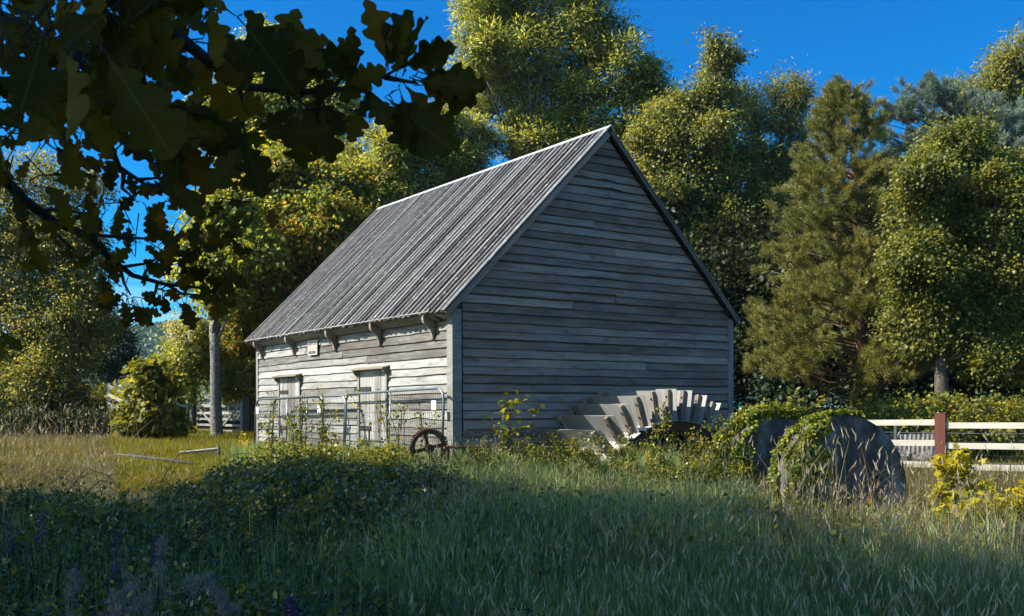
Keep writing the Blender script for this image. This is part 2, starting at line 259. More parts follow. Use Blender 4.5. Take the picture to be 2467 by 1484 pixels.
# ------------------------------------------------------------------ mesh helpers
class MB:
    """collects polygons (with UV in metres and one random value per piece) and links them as ONE mesh object"""
    def __init__(s): s.v = []; s.f = []; s.uv = []; s.r = []; s.n = 0
    def poly(s, verts, faces, uvs=None, rnd=None):
        rnd = random.random() if rnd is None else rnd
        verts = np.asarray(verts, float)
        s.v.append(verts); s.r.append(np.full(len(verts), rnd))
        for k, f in enumerate(faces):
            s.f.append([i + s.n for i in f])
            s.uv.extend(uvs[k] if uvs is not None else [(float(verts[i][0]), float(verts[i][2])) for i in f])
        s.n += len(verts)
    def box(s, o, ax, ay, az, rnd=None):
        """box from corner o with full edge vectors; UV u runs along ax"""
        o, ax, ay, az = (np.asarray(q, float) for q in (o, ax, ay, az))
        lx, ly, lz = (float(np.linalg.norm(q)) for q in (ax, ay, az))
        vs = [o, o + ax, o + ax + ay, o + ay, o + az, o + ax + az, o + ax + ay + az, o + ay + az]
        if np.dot(np.cross(ax, ay), az) > 0:
            F = [(3, 2, 1, 0), (4, 5, 6, 7), (0, 1, 5, 4), (2, 3, 7, 6), (1, 2, 6, 5), (3, 0, 4, 7)]
            U = [[(0, ly), (lx, ly), (lx, 0), (0, 0)], [(0, 0), (lx, 0), (lx, ly), (0, ly)], [(0, 0), (lx, 0), (lx, lz), (0, lz)],
                 [(lx, 0), (0, 0), (0, lz), (lx, lz)], [(0, 0), (.02, ly), (.02, ly + lz), (0, lz)], [(0, ly), (.02, 0), (.02, lz), (0, lz)]]
        else:
            F = [(0, 1, 2, 3), (7, 6, 5, 4), (4, 5, 1, 0), (6, 7, 3, 2), (5, 6, 2, 1), (7, 4, 0, 3)]
            U = [[(0, 0), (lx, 0), (lx, ly), (0, ly)], [(0, ly), (lx, ly), (lx, 0), (0, 0)], [(0, lz), (lx, lz), (lx, 0), (0, 0)],
                 [(lx, lz), (0, lz), (0, 0), (lx, 0)], [(0, lz), (.02, ly + lz), (.02, ly), (0, 0)], [(0, lz), (.02, lz), (.02, 0), (0, 0)]]
        s.poly(vs, F, U, rnd)
    def tube(s, pts, rad, sides=6, rnd=None, cap=True):
        pts = [np.asarray(p, float) for p in pts]; n = len(pts)
        rad = [rad] * n if np.isscalar(rad) else list(rad)
        vs = []; prev = None; ln = 0.0; us = []
        for i in range(n):
            t = pts[min(i + 1, n - 1)] - pts[max(i - 1, 0)]
            t = t / (np.linalg.norm(t) + 1e-9)
            if prev is None:
                a = np.array([0, 0, 1.0]) if abs(t[2]) < 0.9 else np.array([1.0, 0, 0])
                u = np.cross(t, a)
            else: u = prev - t * np.dot(prev, t)
            u /= np.linalg.norm(u) + 1e-9; prev = u; w = np.cross(t, u)
            if i: ln += np.linalg.norm(pts[i] - pts[i - 1])
            us.append(ln)
            for k in range(sides):
                a = 2 * math.pi * k / sides
                vs.append(pts[i] + (u * math.cos(a) + w * math.sin(a)) * rad[i])
        F = []; U = []
        for i in range(n - 1):
            for k in range(sides):
                k2 = (k + 1) % sides
                F.append((i * sides + k, i * sides + k2, (i + 1) * sides + k2, (i + 1) * sides + k))
                c = 2 * math.pi * rad[i] / sides
                U.append([(us[i], k * c), (us[i], (k + 1) * c), (us[i + 1], (k + 1) * c), (us[i + 1], k * c)])
        if cap:
            F.append(tuple(reversed(range(sides)))); U.append([(0, 0)] * sides)
            F.append(tuple((n - 1) * sides + k for k in range(sides))); U.append([(0, 0)] * sides)
        s.poly(vs, F, U, rnd)
    def prism(s, outline, ext, rnd=None):
        """outline: list of 3-D points in one plane; ext: extrusion vector"""
        o = [np.asarray(p, float) for p in outline]; e = np.asarray(ext, float); n = len(o)
        vs = o + [p + e for p in o]
        F = [tuple(range(n)), tuple(reversed(range(n, 2 * n)))] + [((i + 1) % n, i, n + i, n + (i + 1) % n) for i in range(n)]
        nrm = np.cross(o[1] - o[0], o[2] - o[1])
        c = sum(o) / n
        a2 = sum(np.cross(o[i] - c, o[(i + 1) % n] - c) for i in range(n))
        if np.dot(a2, e) > 0: F = [tuple(reversed(f)) for f in F]
        s.poly(vs, F, None, rnd)
    def build(s, name, mat, parent=None, smooth=False):
        if not s.v: s.v = [np.zeros((0, 3))]; s.r = [np.zeros(0)]
        V = np.concatenate(s.v); off = world_loc(parent)
        me = bpy.data.meshes.new(name)
        me.from_pydata([tuple(p) for p in (V - off)], [], s.f)
        uv = me.uv_layers.new(name='UVMap'); uv.data.foreach_set('uv', np.asarray(s.uv, 'f').ravel())
        at = me.attributes.new('rnd', 'FLOAT', 'POINT'); at.data.foreach_set('value', np.concatenate(s.r).astype('f'))
        if smooth: me.polygons.foreach_set('use_smooth', np.ones(len(me.polygons), bool))
        return link(name, me, mat, parent)
def world_loc(o):
    p = np.zeros(3)
    while o is not None: p += np.array(o.location); o = o.parent
    return p
def link(name, me, mat, parent=None):
    if mat is not None: me.materials.append(M[mat] if isinstance(mat, str) else mat)
    o = bpy.data.objects.new(name, me); COL.objects.link(o)
    if parent is not None: o.parent = parent
    return o
def tag(o, label=None, cat=None, group=None, kind=None):
    for k, v in (('label', label), ('category', cat), ('group', group), ('kind', kind)):
        if v: o[k] = v
    return o
def thing(name, label, cat, loc=(0, 0, 0), group=None):
    o = bpy.data.objects.new(name, None); o.empty_display_size = 0.2; COL.objects.link(o); o.location = tuple(float(c) for c in loc)
    return tag(o, label, cat, group)
def copy_tree(o, parent=None):
    c = o.copy(); COL.objects.link(c)
    if parent is not None: c.parent = parent
    for ch in list(o.children): copy_tree(ch, c)
    return c

SHAPES = {      # leaf outlines: (along 0..1, across -.5...5, lift)
    'diamond': [(0, 0, 0), (.45, -.5, .12), (1, 0, -.06), (.45, .5, .12)],
    'oval': [(0, 0, 0), (.25, -.42, .10), (.65, -.44, .10), (1, 0, -.08), (.65, .44, .10), (.25, .42, .10)],
    'lance': [(0, 0, 0), (.35, -.5, .03), (1, 0, -.12), (.35, .5, .03)],
    'maple': [(0, 0, 0), (.12, -.42, .08), (.42, -.30, .04), (.62, -.52, .10), (.68, -.16, 0), (1, 0, -.10), (.68, .16, 0), (.62, .52, .10), (.42, .30, .04), (.12, .42, .08)],
}
def leaves_mesh(name, pos, dirv, nrm, length, width, shape='diamond', rnd=None):
    """one mesh of many leaves; dirv = direction of the midrib, nrm = face normal"""
    n = len(pos)
    d = dirv / (np.linalg.norm(dirv, axis=1, keepdims=True) + 1e-9)
    s = np.cross(nrm, d); s /= np.linalg.norm(s, axis=1, keepdims=True) + 1e-9
    u = np.cross(d, s)
    sh = np.array(SHAPES[shape]); k = len(sh)
    length = np.broadcast_to(np.asarray(length, float), (n,)); width = np.broadcast_to(np.asarray(width, float), (n,))
    V = (pos[:, None, :] + d[:, None, :] * (sh[None, :, 0:1] * length[:, None, None]) + s[:, None, :] * (sh[None, :, 1:2] * width[:, None, None])
         + u[:, None, :] * (sh[None, :, 2:3] * length[:, None, None]))
    return polys_mesh(name, V, rng.random(n) if rnd is None else rnd)
def polys_mesh(name, V, rnd):
    """V (n, k, 3): n separate k-gons"""
    n, k, _ = V.shape
    me = bpy.data.meshes.new(name)
    me.vertices.add(n * k); me.vertices.foreach_set('co', V.reshape(-1).astype('f'))
    me.loops.add(n * k); me.loops.foreach_set('vertex_index', np.arange(n * k, dtype='i'))
    me.polygons.add(n); me.polygons.foreach_set('loop_start', np.arange(0, n * k, k, dtype='i'))
    at = me.attributes.new('rnd', 'FLOAT', 'POINT'); at.data.foreach_set('value', np.repeat(rnd, k).astype('f'))
    me.update(calc_edges=True)
    return me
def unit(n):
    v = rng.normal(size=(n, 3)); return v / np.linalg.norm(v, axis=1, keepdims=True)
def smooth(a, b, x):
    t = np.clip((np.asarray(x, float) - a) / (b - a), 0, 1); return t * t * (3 - 2 * t)
def gz(x, y):
    """height of the ground"""
    x = np.asarray(x, float); y = np.asarray(y, float)
    h = -0.95 + 0.40 * smooth(4, 13, y) + 0.55 * smooth(12.5, 17.5, y) + 0.010 * np.clip(y - 22, 0, 60)
    h = h - 0.26 * smooth(2.6, 5.0, x) * smooth(11, 16, y) * (1 - smooth(19, 26, y))
    h = h + 0.05 * np.sin(x * 0.9 + 1.3) * np.sin(y * 0.7) * smooth(-30, 4, y) + 0.03 * np.sin(x * 2.3 + y * 1.7)
    return h
# ------------------------------------------------------------------ ground
def build_ground():
    xs = np.concatenate([np.linspace(-600, -40, 18), np.linspace(-38, 38, 153), np.linspace(40, 600, 18)])
    ys = np.concatenate([np.linspace(-60, -5, 8), np.linspace(-4, 45, 140), np.linspace(48, 160, 18), np.linspace(190, 700, 14)])
    X, Y = np.meshgrid(xs, ys); Z = gz(X, Y)
    nx, ny = len(xs), len(ys)
    me = bpy.data.meshes.new('ground')
    idx = np.arange(nx * ny).reshape(ny, nx)
    me.from_pydata(np.stack([X.ravel(), Y.ravel(), Z.ravel()], 1).tolist(), [], np.stack([idx[:-1, :-1], idx[:-1, 1:], idx[1:, 1:], idx[1:, :-1]], -1).reshape(-1, 4).tolist())
    m, nt, N, L = new_mat('meadow_soil')
    out = N.new('ShaderNodeOutputMaterial'); p = N.new('ShaderNodeBsdfPrincipled'); L.new(p.outputs[0], out.inputs[0])
    g = N.new('ShaderNodeNewGeometry')
    a = noise(N, L, g.outputs['Position'], 0.6, 6, 0.6); b = noise(N, L, g.outputs['Position'], 14, 6, 0.7)
    r = ramp(N, [(0.3, (0.030, 0.032, 0.012)), (0.5, (0.065, 0.066, 0.016)), (0.7, (0.11, 0.095, 0.030))]); L.new(a, r.inputs[0])
    L.new(mixc(N, L, b, r.outputs[0], (0.045, 0.045, 0.014)), p.inputs['Base Color']); p.inputs['Roughness'].default_value = 0.95
    bp = N.new('ShaderNodeBump'); bp.inputs['Strength'].default_value = 0.8; bp.inputs['Distance'].default_value = 0.05; L.new(b, bp.inputs['Height']); L.new(bp.outputs[0], p.inputs['Normal'])
    tag(link('ground', me, m), kind='structure', label='rough meadow ground under the grass and brambles round the barn')
build_ground()

# ------------------------------------------------------------------ barn
BA = R(55.3)
G = np.array([math.sin(BA), math.cos(BA), 0]); E = np.array([-math.cos(BA), math.sin(BA), 0]); ZU = np.array([0, 0, 1.0])
BC = np.array([-1.03, 18.0, 0.0])
BW, BL, EAVE, SL = 7.02, 9.55, 2.90, 1.0
def B(w, s, z): return BC + G * w + E * s + ZU * z
barn = thing('timber_barn', 'grey weatherboarded barn with steep timber roof and blank gable behind the overgrowth', 'barn', BC)

def weatherboards(mb, pos, out, runs, z, h, seed, joints=True, jit=0.005):
    """one course: pos(t) -> point at height 0 along the wall, out = outward vector, runs = list of (t0b,t1b,t0t,t1t) bottom and top ends"""
    r_ = random.Random(seed)
    for (a0, a1, c0, c1) in runs:
        cuts = [0.0]
        if joints and (a1 - a0) > 3.2 and r_.random() < 0.55: cuts.append(r_.uniform(0.3, 0.7))
        cuts.append(1.0)
        for q in range(len(cuts) - 1):
            f0, f1 = cuts[q], cuts[q + 1] - (0.0008 if q + 2 < len(cuts) else 0)
            n = max(2, int((a1 - a0) * (f1 - f0) / 0.28)); rnd = r_.random()
            dz = r_.uniform(-0.014, 0.014); tilt = r_.uniform(-0.008, 0.008); warp = r_.uniform(0, 0.012); ph = r_.uniform(0, 6)
            chew = r_.random() < 0.15
            vs = []; lens = []
            for i in range(n + 1):
                f = f0 + (f1 - f0) * i / n; tb = a0 + (a1 - a0) * f; tt = c0 + (c1 - c0) * f
                jj = r_.uniform(-jit, jit) + dz + tilt * (i / n - 0.5) * 2 + (r_.uniform(0, 0.035) if chew and 0.15 < i / n < 0.6 else 0)
                o = 0.042 + warp * math.sin(ph + 5 * i / n) * 0.6 + (0.012 if i in (0, n) and r_.random() < 0.3 else 0)
                bz = z - 0.022 + jj
                vs += [pos(tt) + ZU * (z + h + 0.008) + out * 0.006, pos(tb) + ZU * bz + out * o, pos(tb) + ZU * (bz + 0.006) + out * (o - 0.034)]
                lens.append((tb, tt))
            F = []; U = []
            for i in range(n):
                k = 3 * i
                F += [(k, k + 3, k + 4, k + 1), (k + 1, k + 4, k + 5, k + 2)]
                (b0, t0), (b1, t1) = lens[i], lens[i + 1]
                U += [[(t0, h), (t1, h), (b1, 0), (b0, 0)], [(b0, 0), (b1, 0), (b1, .025), (b0, .025)]]
            k = 3 * n
            F += [(0, 1, 2), (k + 2, k + 1, k)]; U += [[(0, 0)] * 3] * 2
            mb.poly(vs, F, U, rnd)

H = 0.161
# gable wall, its boards clipped by the roof slope
gab = MB(); lim = lambda z: max(0.0, z - (EAVE - 0.02))
for i in range(46):
    z = -0.30 + i * H
    lb, lt = lim(z - 0.02), lim(z + H)
    if BW / 2 - lt < 0.03: lt = BW / 2 - 0.03
    if BW / 2 - lb < 0.08: break
    l0 = 0.17 if z < EAVE - 0.1 else 0.04; r0 = 0.09 if z < EAVE - 0.1 else 0.04
    weatherboards(gab, lambda t: B(t, 0, 0), -E, [(max(l0, lb + 0.02), BW - max(r0, lb + 0.02), max(l0, lt + 0.02), BW - max(r0, lt + 0.02))], z, H, 100 + i)
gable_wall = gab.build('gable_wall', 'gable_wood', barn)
for s in (0.0, BL):
        bk = MB(); o = [B(0, s, -0.5), B(BW, s, -0.5), B(BW, s, EAVE - 0.03), B(BW / 2, s, EAVE + BW / 2 - 0.06), B(0, s, EAVE - 0.03)]
        bk.prism(o, E * (0.05 if s == 0 else -0.05)); bk.build('inner_gable', 'post_dark', barn)
# front wall, broken by the two doors
DOORS = [(2.50, 3.66, 1.78), (6.82, 8.00, 1.75)]
fr = MB()
for i in range(20):
    z = -0.30 + i * H
    if z > 2.78: break
    runs = []; a = 0.16
    for d0, d1, dh in DOORS:
        if z < dh - 0.05: runs.append((a, d0 - 0.06, a, d0 - 0.06)); a = d1 + 0.06
    runs.append((a, BL - 0.02, a, BL - 0.02))
    weatherboards(fr, lambda t: B(0, t, 0), -G, runs, z, H, 300 + i, jit=0.007)
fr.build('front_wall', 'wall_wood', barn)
sw = MB(); sw.box(B(0.0, 0.06, -0.5), E * (BL - 0.12), G * 0.05, ZU * (EAVE + 0.42)); sw.build('inner_wall', 'post_dark', barn)
sw = MB(); sw.box(B(BW - 0.05, 0.06, -0.5), E * (BL - 0.12), G * 0.05, ZU * (EAVE + 0.42))
sw.build('inner_wall', 'post_dark', barn)
rw = MB()
for i in range(20):
    weatherboards(rw, lambda t: B(BW, t, 0), G, [(0.1, BL - 0.1, 0.1, BL - 0.1)], -0.30 + i * H, H, 500 + i)
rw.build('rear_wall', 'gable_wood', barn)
ew = MB()
for i in range(46):
    z = -0.30 + i * H; lb, lt = lim(z - 0.02), min(lim(z + H), BW / 2 - 0.03)
    if BW / 2 - lb < 0.08: break
    weatherboards(ew, lambda t: B(t, BL, 0), E, [(max(.05, lb + .02), BW - max(.05, lb + .02), max(.05, lt + .02), BW - max(.05, lt + .02))], z, H, 700 + i)
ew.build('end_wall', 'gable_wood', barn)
# corner posts
cp = MB()
cp.box(B(-0.075, -0.075, -0.5), G * 0.19, E * 0.19, ZU * 3.27, 0.42)
cp.box(B(-0.045, 0.125, -0.5), ZU * 3.2, E * 0.045, G * 0.05, 0.7)
cp.build('corner_post', 'trim_wood', barn)
cp = MB(); cp.box(B(BW - 0.10, -0.055, -0.5), ZU * 3.40, G * 0.14, E * 0.12, 0.3); cp.build('corner_post', 'trim_wood', barn)
cp = MB(); cp.box(B(-0.05, BL - 0.08, -0.5), ZU * 3.2, G * 0.10, E * 0.12, 0.3); cp.build('corner_post', 'trim_wood', barn)
pl = MB(); pl.box(B(-0.10, -0.11, -0.6), E * (BL + 0.15), G * 0.09, ZU * 0.42); pl.build('plinth', 'white_plaster', barn); pl = MB(); pl.box(B(-0.11, -0.11, -0.6), G * (BW + 0.2), E * 0.09, ZU * 0.40)
pl.build('plinth', 'white_plaster', barn)
# roof: boards with raised cover battens down each slope
DN_F = (-G - ZU) / math.sqrt(2); NR_F = (-G + ZU) / math.sqrt(2)      # down the front slope, its normal
DN_R = (G - ZU) / math.sqrt(2); NR_R = (G + ZU) / math.sqrt(2)
apex = lambda s: B(BW / 2, s, EAVE + BW / 2 + 0.055)
SLOPE_F, SLOPE_R = (BW / 2 + 0.26) * math.sqrt(2), (BW / 2 + 0.10) * math.sqrt(2)
roof = MB(); bats = MB(); r_ = random.Random(3)
for dn, nr, SLOPE in ((DN_F, NR_F, SLOPE_F), (DN_R, NR_R, SLOPE_R)):
    s = -0.13; k = 0
    while s < BL + 0.10:
        wv = r_.uniform(0.185, 0.215)
        ext = r_.uniform(-0.015, 0.02)
        roof.box(apex(s) + dn * 0.02, dn * (SLOPE + ext), E * (wv - 0.004), nr * 0.020, None)
        bw_ = r_.uniform(0.075, 0.115); lift = r_.choice((0, 0, 0, 0.006, 0.012)); skew = r_.uniform(-0.012, 0.012)
        n = 10; vs = []; F = []; U = []; off = s + wv - bw_ / 2
        L_ = SLOPE + r_.uniform(-0.02, 0.03); rnd = r_.random(); ph = r_.uniform(0, 6)
        for i in range(n + 1):
            f = i / n; o = off + skew * f + 0.004 * math.sin(ph + f * 4); h0 = 0.0225; h1 = 0.050 + lift * math.sin(math.pi * f) + 0.003 * math.sin(ph + f * 9)
            b0 = apex(0) + E * o + dn * (0.03 + L_ * f)
            vs += [b0 + nr * h0, b0 + nr * h1, b0 + E * bw_ + nr * (h1 + 0.002), b0 + E * bw_ + nr * h0]
            if i:
                a, b = 4 * (i - 1), 4 * i; u0, u1 = L_ * (i - 1) / n, L_ * f
                for q in range(3):
                    F.append((a + q, b + q, b + q + 1, a + q + 1)); v0, v1 = (0, .03, .03 + bw_, .06 + bw_)[q:q + 2]
                    U.append([(u0, v0), (u1, v0), (u1, v1), (u0, v1)])
        F += [(3, 2, 1, 0), (4 * n, 4 * n + 1, 4 * n + 2, 4 * n + 3)]; U += [[(0, 0)] * 4] * 2
        bats.poly(vs, F, U, rnd)
        s += wv; k += 1
rf = roof.build('roof', 'roof_wood', barn)
bats.build('roof_batten', 'batten_wood', rf)
for dn, nr, wd, mt in ((DN_F, NR_F, 0.09, 'gable_wood'), (DN_R, NR_R, 0.045, 'gable_wood')):
    SLOPE = SLOPE_F if nr is NR_F else SLOPE_R
    for s in (-0.17, BL + 0.105):
        rb = MB(); rb.box(apex(s) - nr * wd + dn * wd, dn * (SLOPE - wd + 0.02), nr * (wd + 0.005), E * 0.036); rb.build('barge_board', mt, rf)
        rb = MB(); rb.box(apex(s) + nr * 0.0226 + dn * 0.03, dn * (SLOPE - 0.02), nr * 0.030, E * 0.13); rb.build('edge_batten', 'batten_wood', rf)
rc = MB(); n = 24
for dn, nr in ((DN_F, NR_F), (DN_R, NR_R)):
    vs = []; F = []
    for i in range(n + 1):
        s = -0.19 + (BL + 0.36) * i / n; q = 0.006 * math.sin(i * 1.9) + random.uniform(-.003, .003)
        b0 = B(BW / 2, s, EAVE + BW / 2 + 0.055 + 0.085)
        vs += [b0, b0 + dn * (0.105 + q) + nr * 0.004, b0 + dn * (0.105 + q) - nr * 0.016, b0 - ZU * 0.022]
        if i:
            a, b = 4 * (i - 1), 4 * i
            F += [(a, a + 1, b + 1, b), (a + 1, a + 2, b + 2, b + 1), (a + 2, a + 3, b + 3, b + 2)]
    F += [(0, 1, 2, 3), (4 * n, 4 * n + 1, 4 * n + 2, 4 * n + 3)]
    rc.poly(vs, F)
rc.build('ridge_cap', 'ridge', rf)
# tilted board gutter on five shaped brackets under the front eave
gt = MB()
gp = lambda p, s, z: BC - G * p + E * s + ZU * z
gt.prism([gp(0.055, 0.36, 2.60), gp(0.31, 0.36, 2.745), gp(0.325, 0.36, 2.725), gp(0.075, 0.36, 2.575)], E * (BL - 0.24), 0.3)
gt.prism([gp(0.076, -0.02, 2.60), gp(0.25, 0.16, 2.70), gp(0.25, 0.16, 2.73), gp(0.076, -0.02, 2.79)], E * 0.24 + G * 0.0, 0.8)
for s in np.linspace(0.4, 9.3, 9): gt.box(gp(0.055, s, 2.765), -G * 0.22, E * 0.05, ZU * 0.03)
gutter = gt.build('gutter', 'trim_wood', barn)
fa = MB(); fa.box(gp(0.040, 0.15, 2.62), E * (BL - 0.15), -G * 0.02, ZU * 0.22); fa.build('eave_board', 'post_dark', barn)
for s in (0.62, 2.72, 4.83, 7.09, 9.13):
    b = MB()
    prof = [(0.045, 2.575), (0.29, 2.70), (0.29, 2.60), (0.265, 2.545), (0.20, 2.50), (0.145, 2.435), (0.11, 2.36), (0.09, 2.27), (0.045, 2.24)]
    b.prism([gp(p, s - 0.035, z) for p, z in prof], E * 0.07)
    b.build('bracket', 'bracket_wood', gutter)
# plank doors with strap hinges, side jambs and a little hood each
for d0, d1, dh in DOORS:
    d = MB(); n = 5; r_ = random.Random(int(d0 * 10))
    cuts = [0] + sorted(r_.uniform(0.9, 1.1) * (i + 1) / n for i in range(n - 1)) + [1]
    for i in range(n):
        a = d0 + (d1 - d0) * cuts[i] + 0.004; b = d0 + (d1 - d0) * cuts[i + 1] - 0.004
        d.box(gp(0.012, a, -0.25), ZU * (dh + 0.25 - r_.uniform(0, .012)), E * (b - a), -G * (0.026 + r_.uniform(0, .008)))
    dr = d.build('door', 'door_wood', barn)
    for s in (d0 - 0.065, d1 + 0.005):
        j = MB(); j.box(gp(0.0, s, -0.25), ZU * (dh + 0.23), E * 0.06, -G * 0.07); j.build('jamb', 'trim_wood', dr)
    h = MB()
    h.prism([gp(0.03, d0 - 0.14, dh + 0.045), gp(0.20, d0 - 0.14, dh + 0.005), gp(0.20, d0 - 0.14, dh + 0.03), gp(0.03, d0 - 0.14, dh + 0.075)], E * (d1 - d0 + 0.28))
    for s in (d0 - 0.11, d1 + 0.06):
        h.prism([gp(p, s, dh + z) for p, z in ((0.03, 0.04), (0.17, 0.005), (0.16, -0.05), (0.09, -0.10), (0.072, -0.20), (0.03, -0.22))], E * 0.05)
    h.build('hood', 'bracket_wood', dr)
    for z in ((1.36, 0.56, 0.22) if d0 < 4 else (1.36, 0.50, 0.15)):
        k = MB(); k.box(gp(0.047, d1 - 0.50, z), E * 0.55, -G * 0.012, ZU * 0.085); k.build('strap_hinge', 'black_iron', dr)
    if d0 < 4:
        k = MB(); k.box(gp(0.047, d0 + 0.1, 0.33), E * 1.0, -G * 0.014, ZU * 0.03); k.box(gp(0.047, d0 + 0.72, 0.36), E * 0.035, -G * 0.014, ZU * 0.22); k.build('latch_bar', 'black_iron', dr)
    k = MB(); k.box(gp(0.047, d0 + 0.14, 1.02), E * 0.045, -G * 0.02, ZU * 0.05); k.build('lock', 'black_iron', dr)

# warning sign
sg = thing('warning_sign', 'small white notice board under the eave, shaded along its top', 'sign', gp(0.05, 5.97, 2.2))
b = MB(); b.box(gp(0.065, 5.72, 2.215), E * 0.51, -G * 0.022, ZU * 0.33); b.build('board', 'sign_white', sg)
for name, txt, size, z, mt, dx in (('lettering', 'KEEP OUT', 0.098, 2.44, 'ink_red', 0.0), ('lettering', 'DANGEROUS', 0.076, 2.345, 'ink_yellow', 0.0), ('lettering', 'BUILDING', 0.09, 2.245, 'ink_black', 0.0)):
    cu = bpy.data.curves.new(name, 'FONT'); cu.body = txt; cu.size = size; cu.align_x = 'CENTER'; cu.extrude = 0.0015; cu.offset = 0.002
    cu.materials.append(M[mt])
    o = bpy.data.objects.new(name, cu); COL.objects.link(o); bpy.context.view_layer.update()
    me = bpy.data.meshes.new_from_object(o.evaluated_get(bpy.context.evaluated_depsgraph_get())); bpy.data.objects.remove(o)
    o = bpy.data.objects.new(name, me); COL.objects.link(o); o.parent = sg
    pw = gp(0.090, 5.975, z) - world_loc(sg)
    o.matrix_local = Matrix(((-E[0], 0, -G[0], pw[0]), (-E[1], 0, -G[1], pw[1]), (-E[2], 1, -G[2], pw[2]), (0, 0, 0, 1)))

# ------------------------------------------------------------------ mesh gates leaning in front of the barn
def mesh_gate(label, s0, s1, p, top0, top1, tags, lean=0.06):
    g = thing('mesh_gate', label, 'gate', gp(p, (s0 + s1) / 2, 0), 'galvanised mesh gates in front of the barn')
    zb = 0.10; rr = 0.24
    def q(s, z):
        f = (s - s0) / (s1 - s0); top = top0 + (top1 - top0) * f
        return gp(p + lean * (1 - z / 1.3), s, zb + (top - zb) * (z - zb) / (1.3 - zb))
    fr_ = MB(); pts = [q(s0, zb)]
    for a in np.linspace(0, 90, 6): pts.append(q(s0 + rr * (1 - math.cos(R(a))), 1.3 - rr + rr * math.sin(R(a))))
    for a in np.linspace(90, 0, 6): pts.append(q(s1 - rr * (1 - math.cos(R(a))), 1.3 - rr + rr * math.sin(R(a))))
    pts.append(q(s1, zb)); fr_.tube(pts, 0.024, 8); fr_.tube([q(s0, zb + .05), q(s1, zb + .05)], 0.02, 6); fr_.tube([q((s0 + s1) / 2, zb), q((s0 + s1) / 2, 1.3)], 0.016, 6)
    f_ = fr_.build('frame', 'galv', g, True)
    w = MB()
    for s in np.arange(s0 + 0.08, s1 - 0.06, 0.068): w.tube([q(s, zb + .05), q(s, 1.29 if s0 + .2 < s < s1 - .2 else 1.2)], 0.0032, 3, cap=False)
    for z in (0.2, 0.33, 0.46, 0.6, 0.75, 0.92, 1.1): w.tube([q(s0, z), q((s0 + s1) / 2, z + random.uniform(-.012, .004)), q(s1, z)], 0.0032, 3, cap=False)
    w.build('wire_mesh', 'wire', g)
    for s in tags:
        k = MB(); k.box(q(s, 0.93) - G * 0.03, E * 0.16, -G * 0.006, ZU * 0.17); k.build('name_plate', 'tag_white', g)
mesh_gate('galvanised mesh gate farthest along the barn wall, a white tag near each end', 4.44, 8.38, 0.50, 1.28, 1.225, (4.5, 8.1))
mesh_gate('galvanised mesh gate half hidden behind its two neighbours by the doors', 3.64, 7.61, 0.36, 1.27, 1.235, ())
mesh_gate('galvanised mesh gate nearest the barn corner, in front of the taller door', -0.08, 3.91, 0.25, 1.36, 1.30, (0.12,))

# ------------------------------------------------------------------ water wheel standing in its pit beside the gable
WH_W, WH_Z, WR, WI = 3.42, -1.285, 2.62, 2.06
def Wp(rad, th, d): return BC + G * (WH_W + rad * math.sin(th)) - E * d + ZU * (WH_Z + rad * math.cos(th))
wheel = thing('water_wheel', 'big breastshot mill wheel of pale steel paddles half sunk beside the gable', 'water wheel', Wp(0, 0, 1.35))
D0, D1 = 0.36, 2.10
for k in range(-11, 12):
    th = R(8.6) * k + R(-0.6)
    tn = G * math.cos(th) - ZU * math.sin(th); rd = G * math.sin(th) + ZU * math.cos(th)
    m = MB()
    nseg = 6; vs = []; F = []
    for i in range(nseg + 1):
        d = D0 + (D1 - D0) * i / nseg; wv = 0.006 * math.sin(i * 2.1 + k)
        for rr_ in (WI, WR + random.uniform(-.006, .006)): vs.append(Wp(rr_, th, d) + tn * wv)
        for rr_ in (WI, WR): vs.append(Wp(rr_, th, d) + tn * (wv + 0.006))
        if i:
            a, b = 4 * (i - 1), 4 * i
            F += [(a, a + 1, b + 1, b), (a + 2, b + 2, b + 3, a + 3), (a + 1, a + 3, b + 3, b + 1), (a, b, b + 2, a + 2)]
    F += [(0, 2, 3, 1), (4 * nseg, 4 * nseg + 1, 4 * nseg + 3, 4 * nseg + 2)]
    m.poly(vs, F)
    pd = m.build('paddle', 'paddle', wheel)
    s_ = MB(); s_.box(Wp(WI - 0.006, th, D0 + 0.02) - tn * 0.004, -E * (D1 - D0 + 0.02), -tn * 0.20 - rd * 0.015, rd * 0.006); s_.build('sole_plate', 'sole', pd)
    for d in (0.62, 1.93):
        b = MB(); b.box(Wp(WI - 0.02, th, d - 0.045) - tn * 0.004, rd * 0.57, -E * 0.085, -tn * 0.075)
        bo = b.build('strut', 'bracket_wood', pd)
        for q in (0.18, 0.42):
            c = Wp(WI + q, th, d) - tn * 0.078; b = MB(); b.tube([c, c - tn * 0.018], 0.02, 6); b.build('bolt', 'black_iron', pd)
for d in (0.80, 1.90):
    m = MB(); n = 64; vs = []; F = []
    for i in range(n):
        a = 2 * math.pi * i / n
        for rad, dd in ((WI - 0.02, d), (WI - 0.20, d), (WI - 0.20, d + 0.10), (WI - 0.02, d + 0.10)): vs.append(Wp(rad, a, dd))
        j = (i + 1) % n
        for q in range(4): F.append((4 * i + q, 4 * i + (q + 1) % 4, 4 * j + (q + 1) % 4, 4 * j + q))
    m.poly(vs, F); rm = m.build('rim', 'rust', wheel)
    for k in range(24):
        a = 2 * math.pi * k / 24 + 0.1
        b = MB(); b.box(Wp(WI - 0.24, a, d + 0.03), G * 0.05, ZU * 0.05, -E * 0.04); 
        b.build('lug', 'rust', rm)
    for k in range(8):
        a = math.pi * k / 4 + 0.2
        b = MB(); b.tube([Wp(0.15, a, d + 0.05), Wp(WI - 0.15, a, d + 0.05)], 0.06, 6); b.build('spoke', 'rust', wheel)
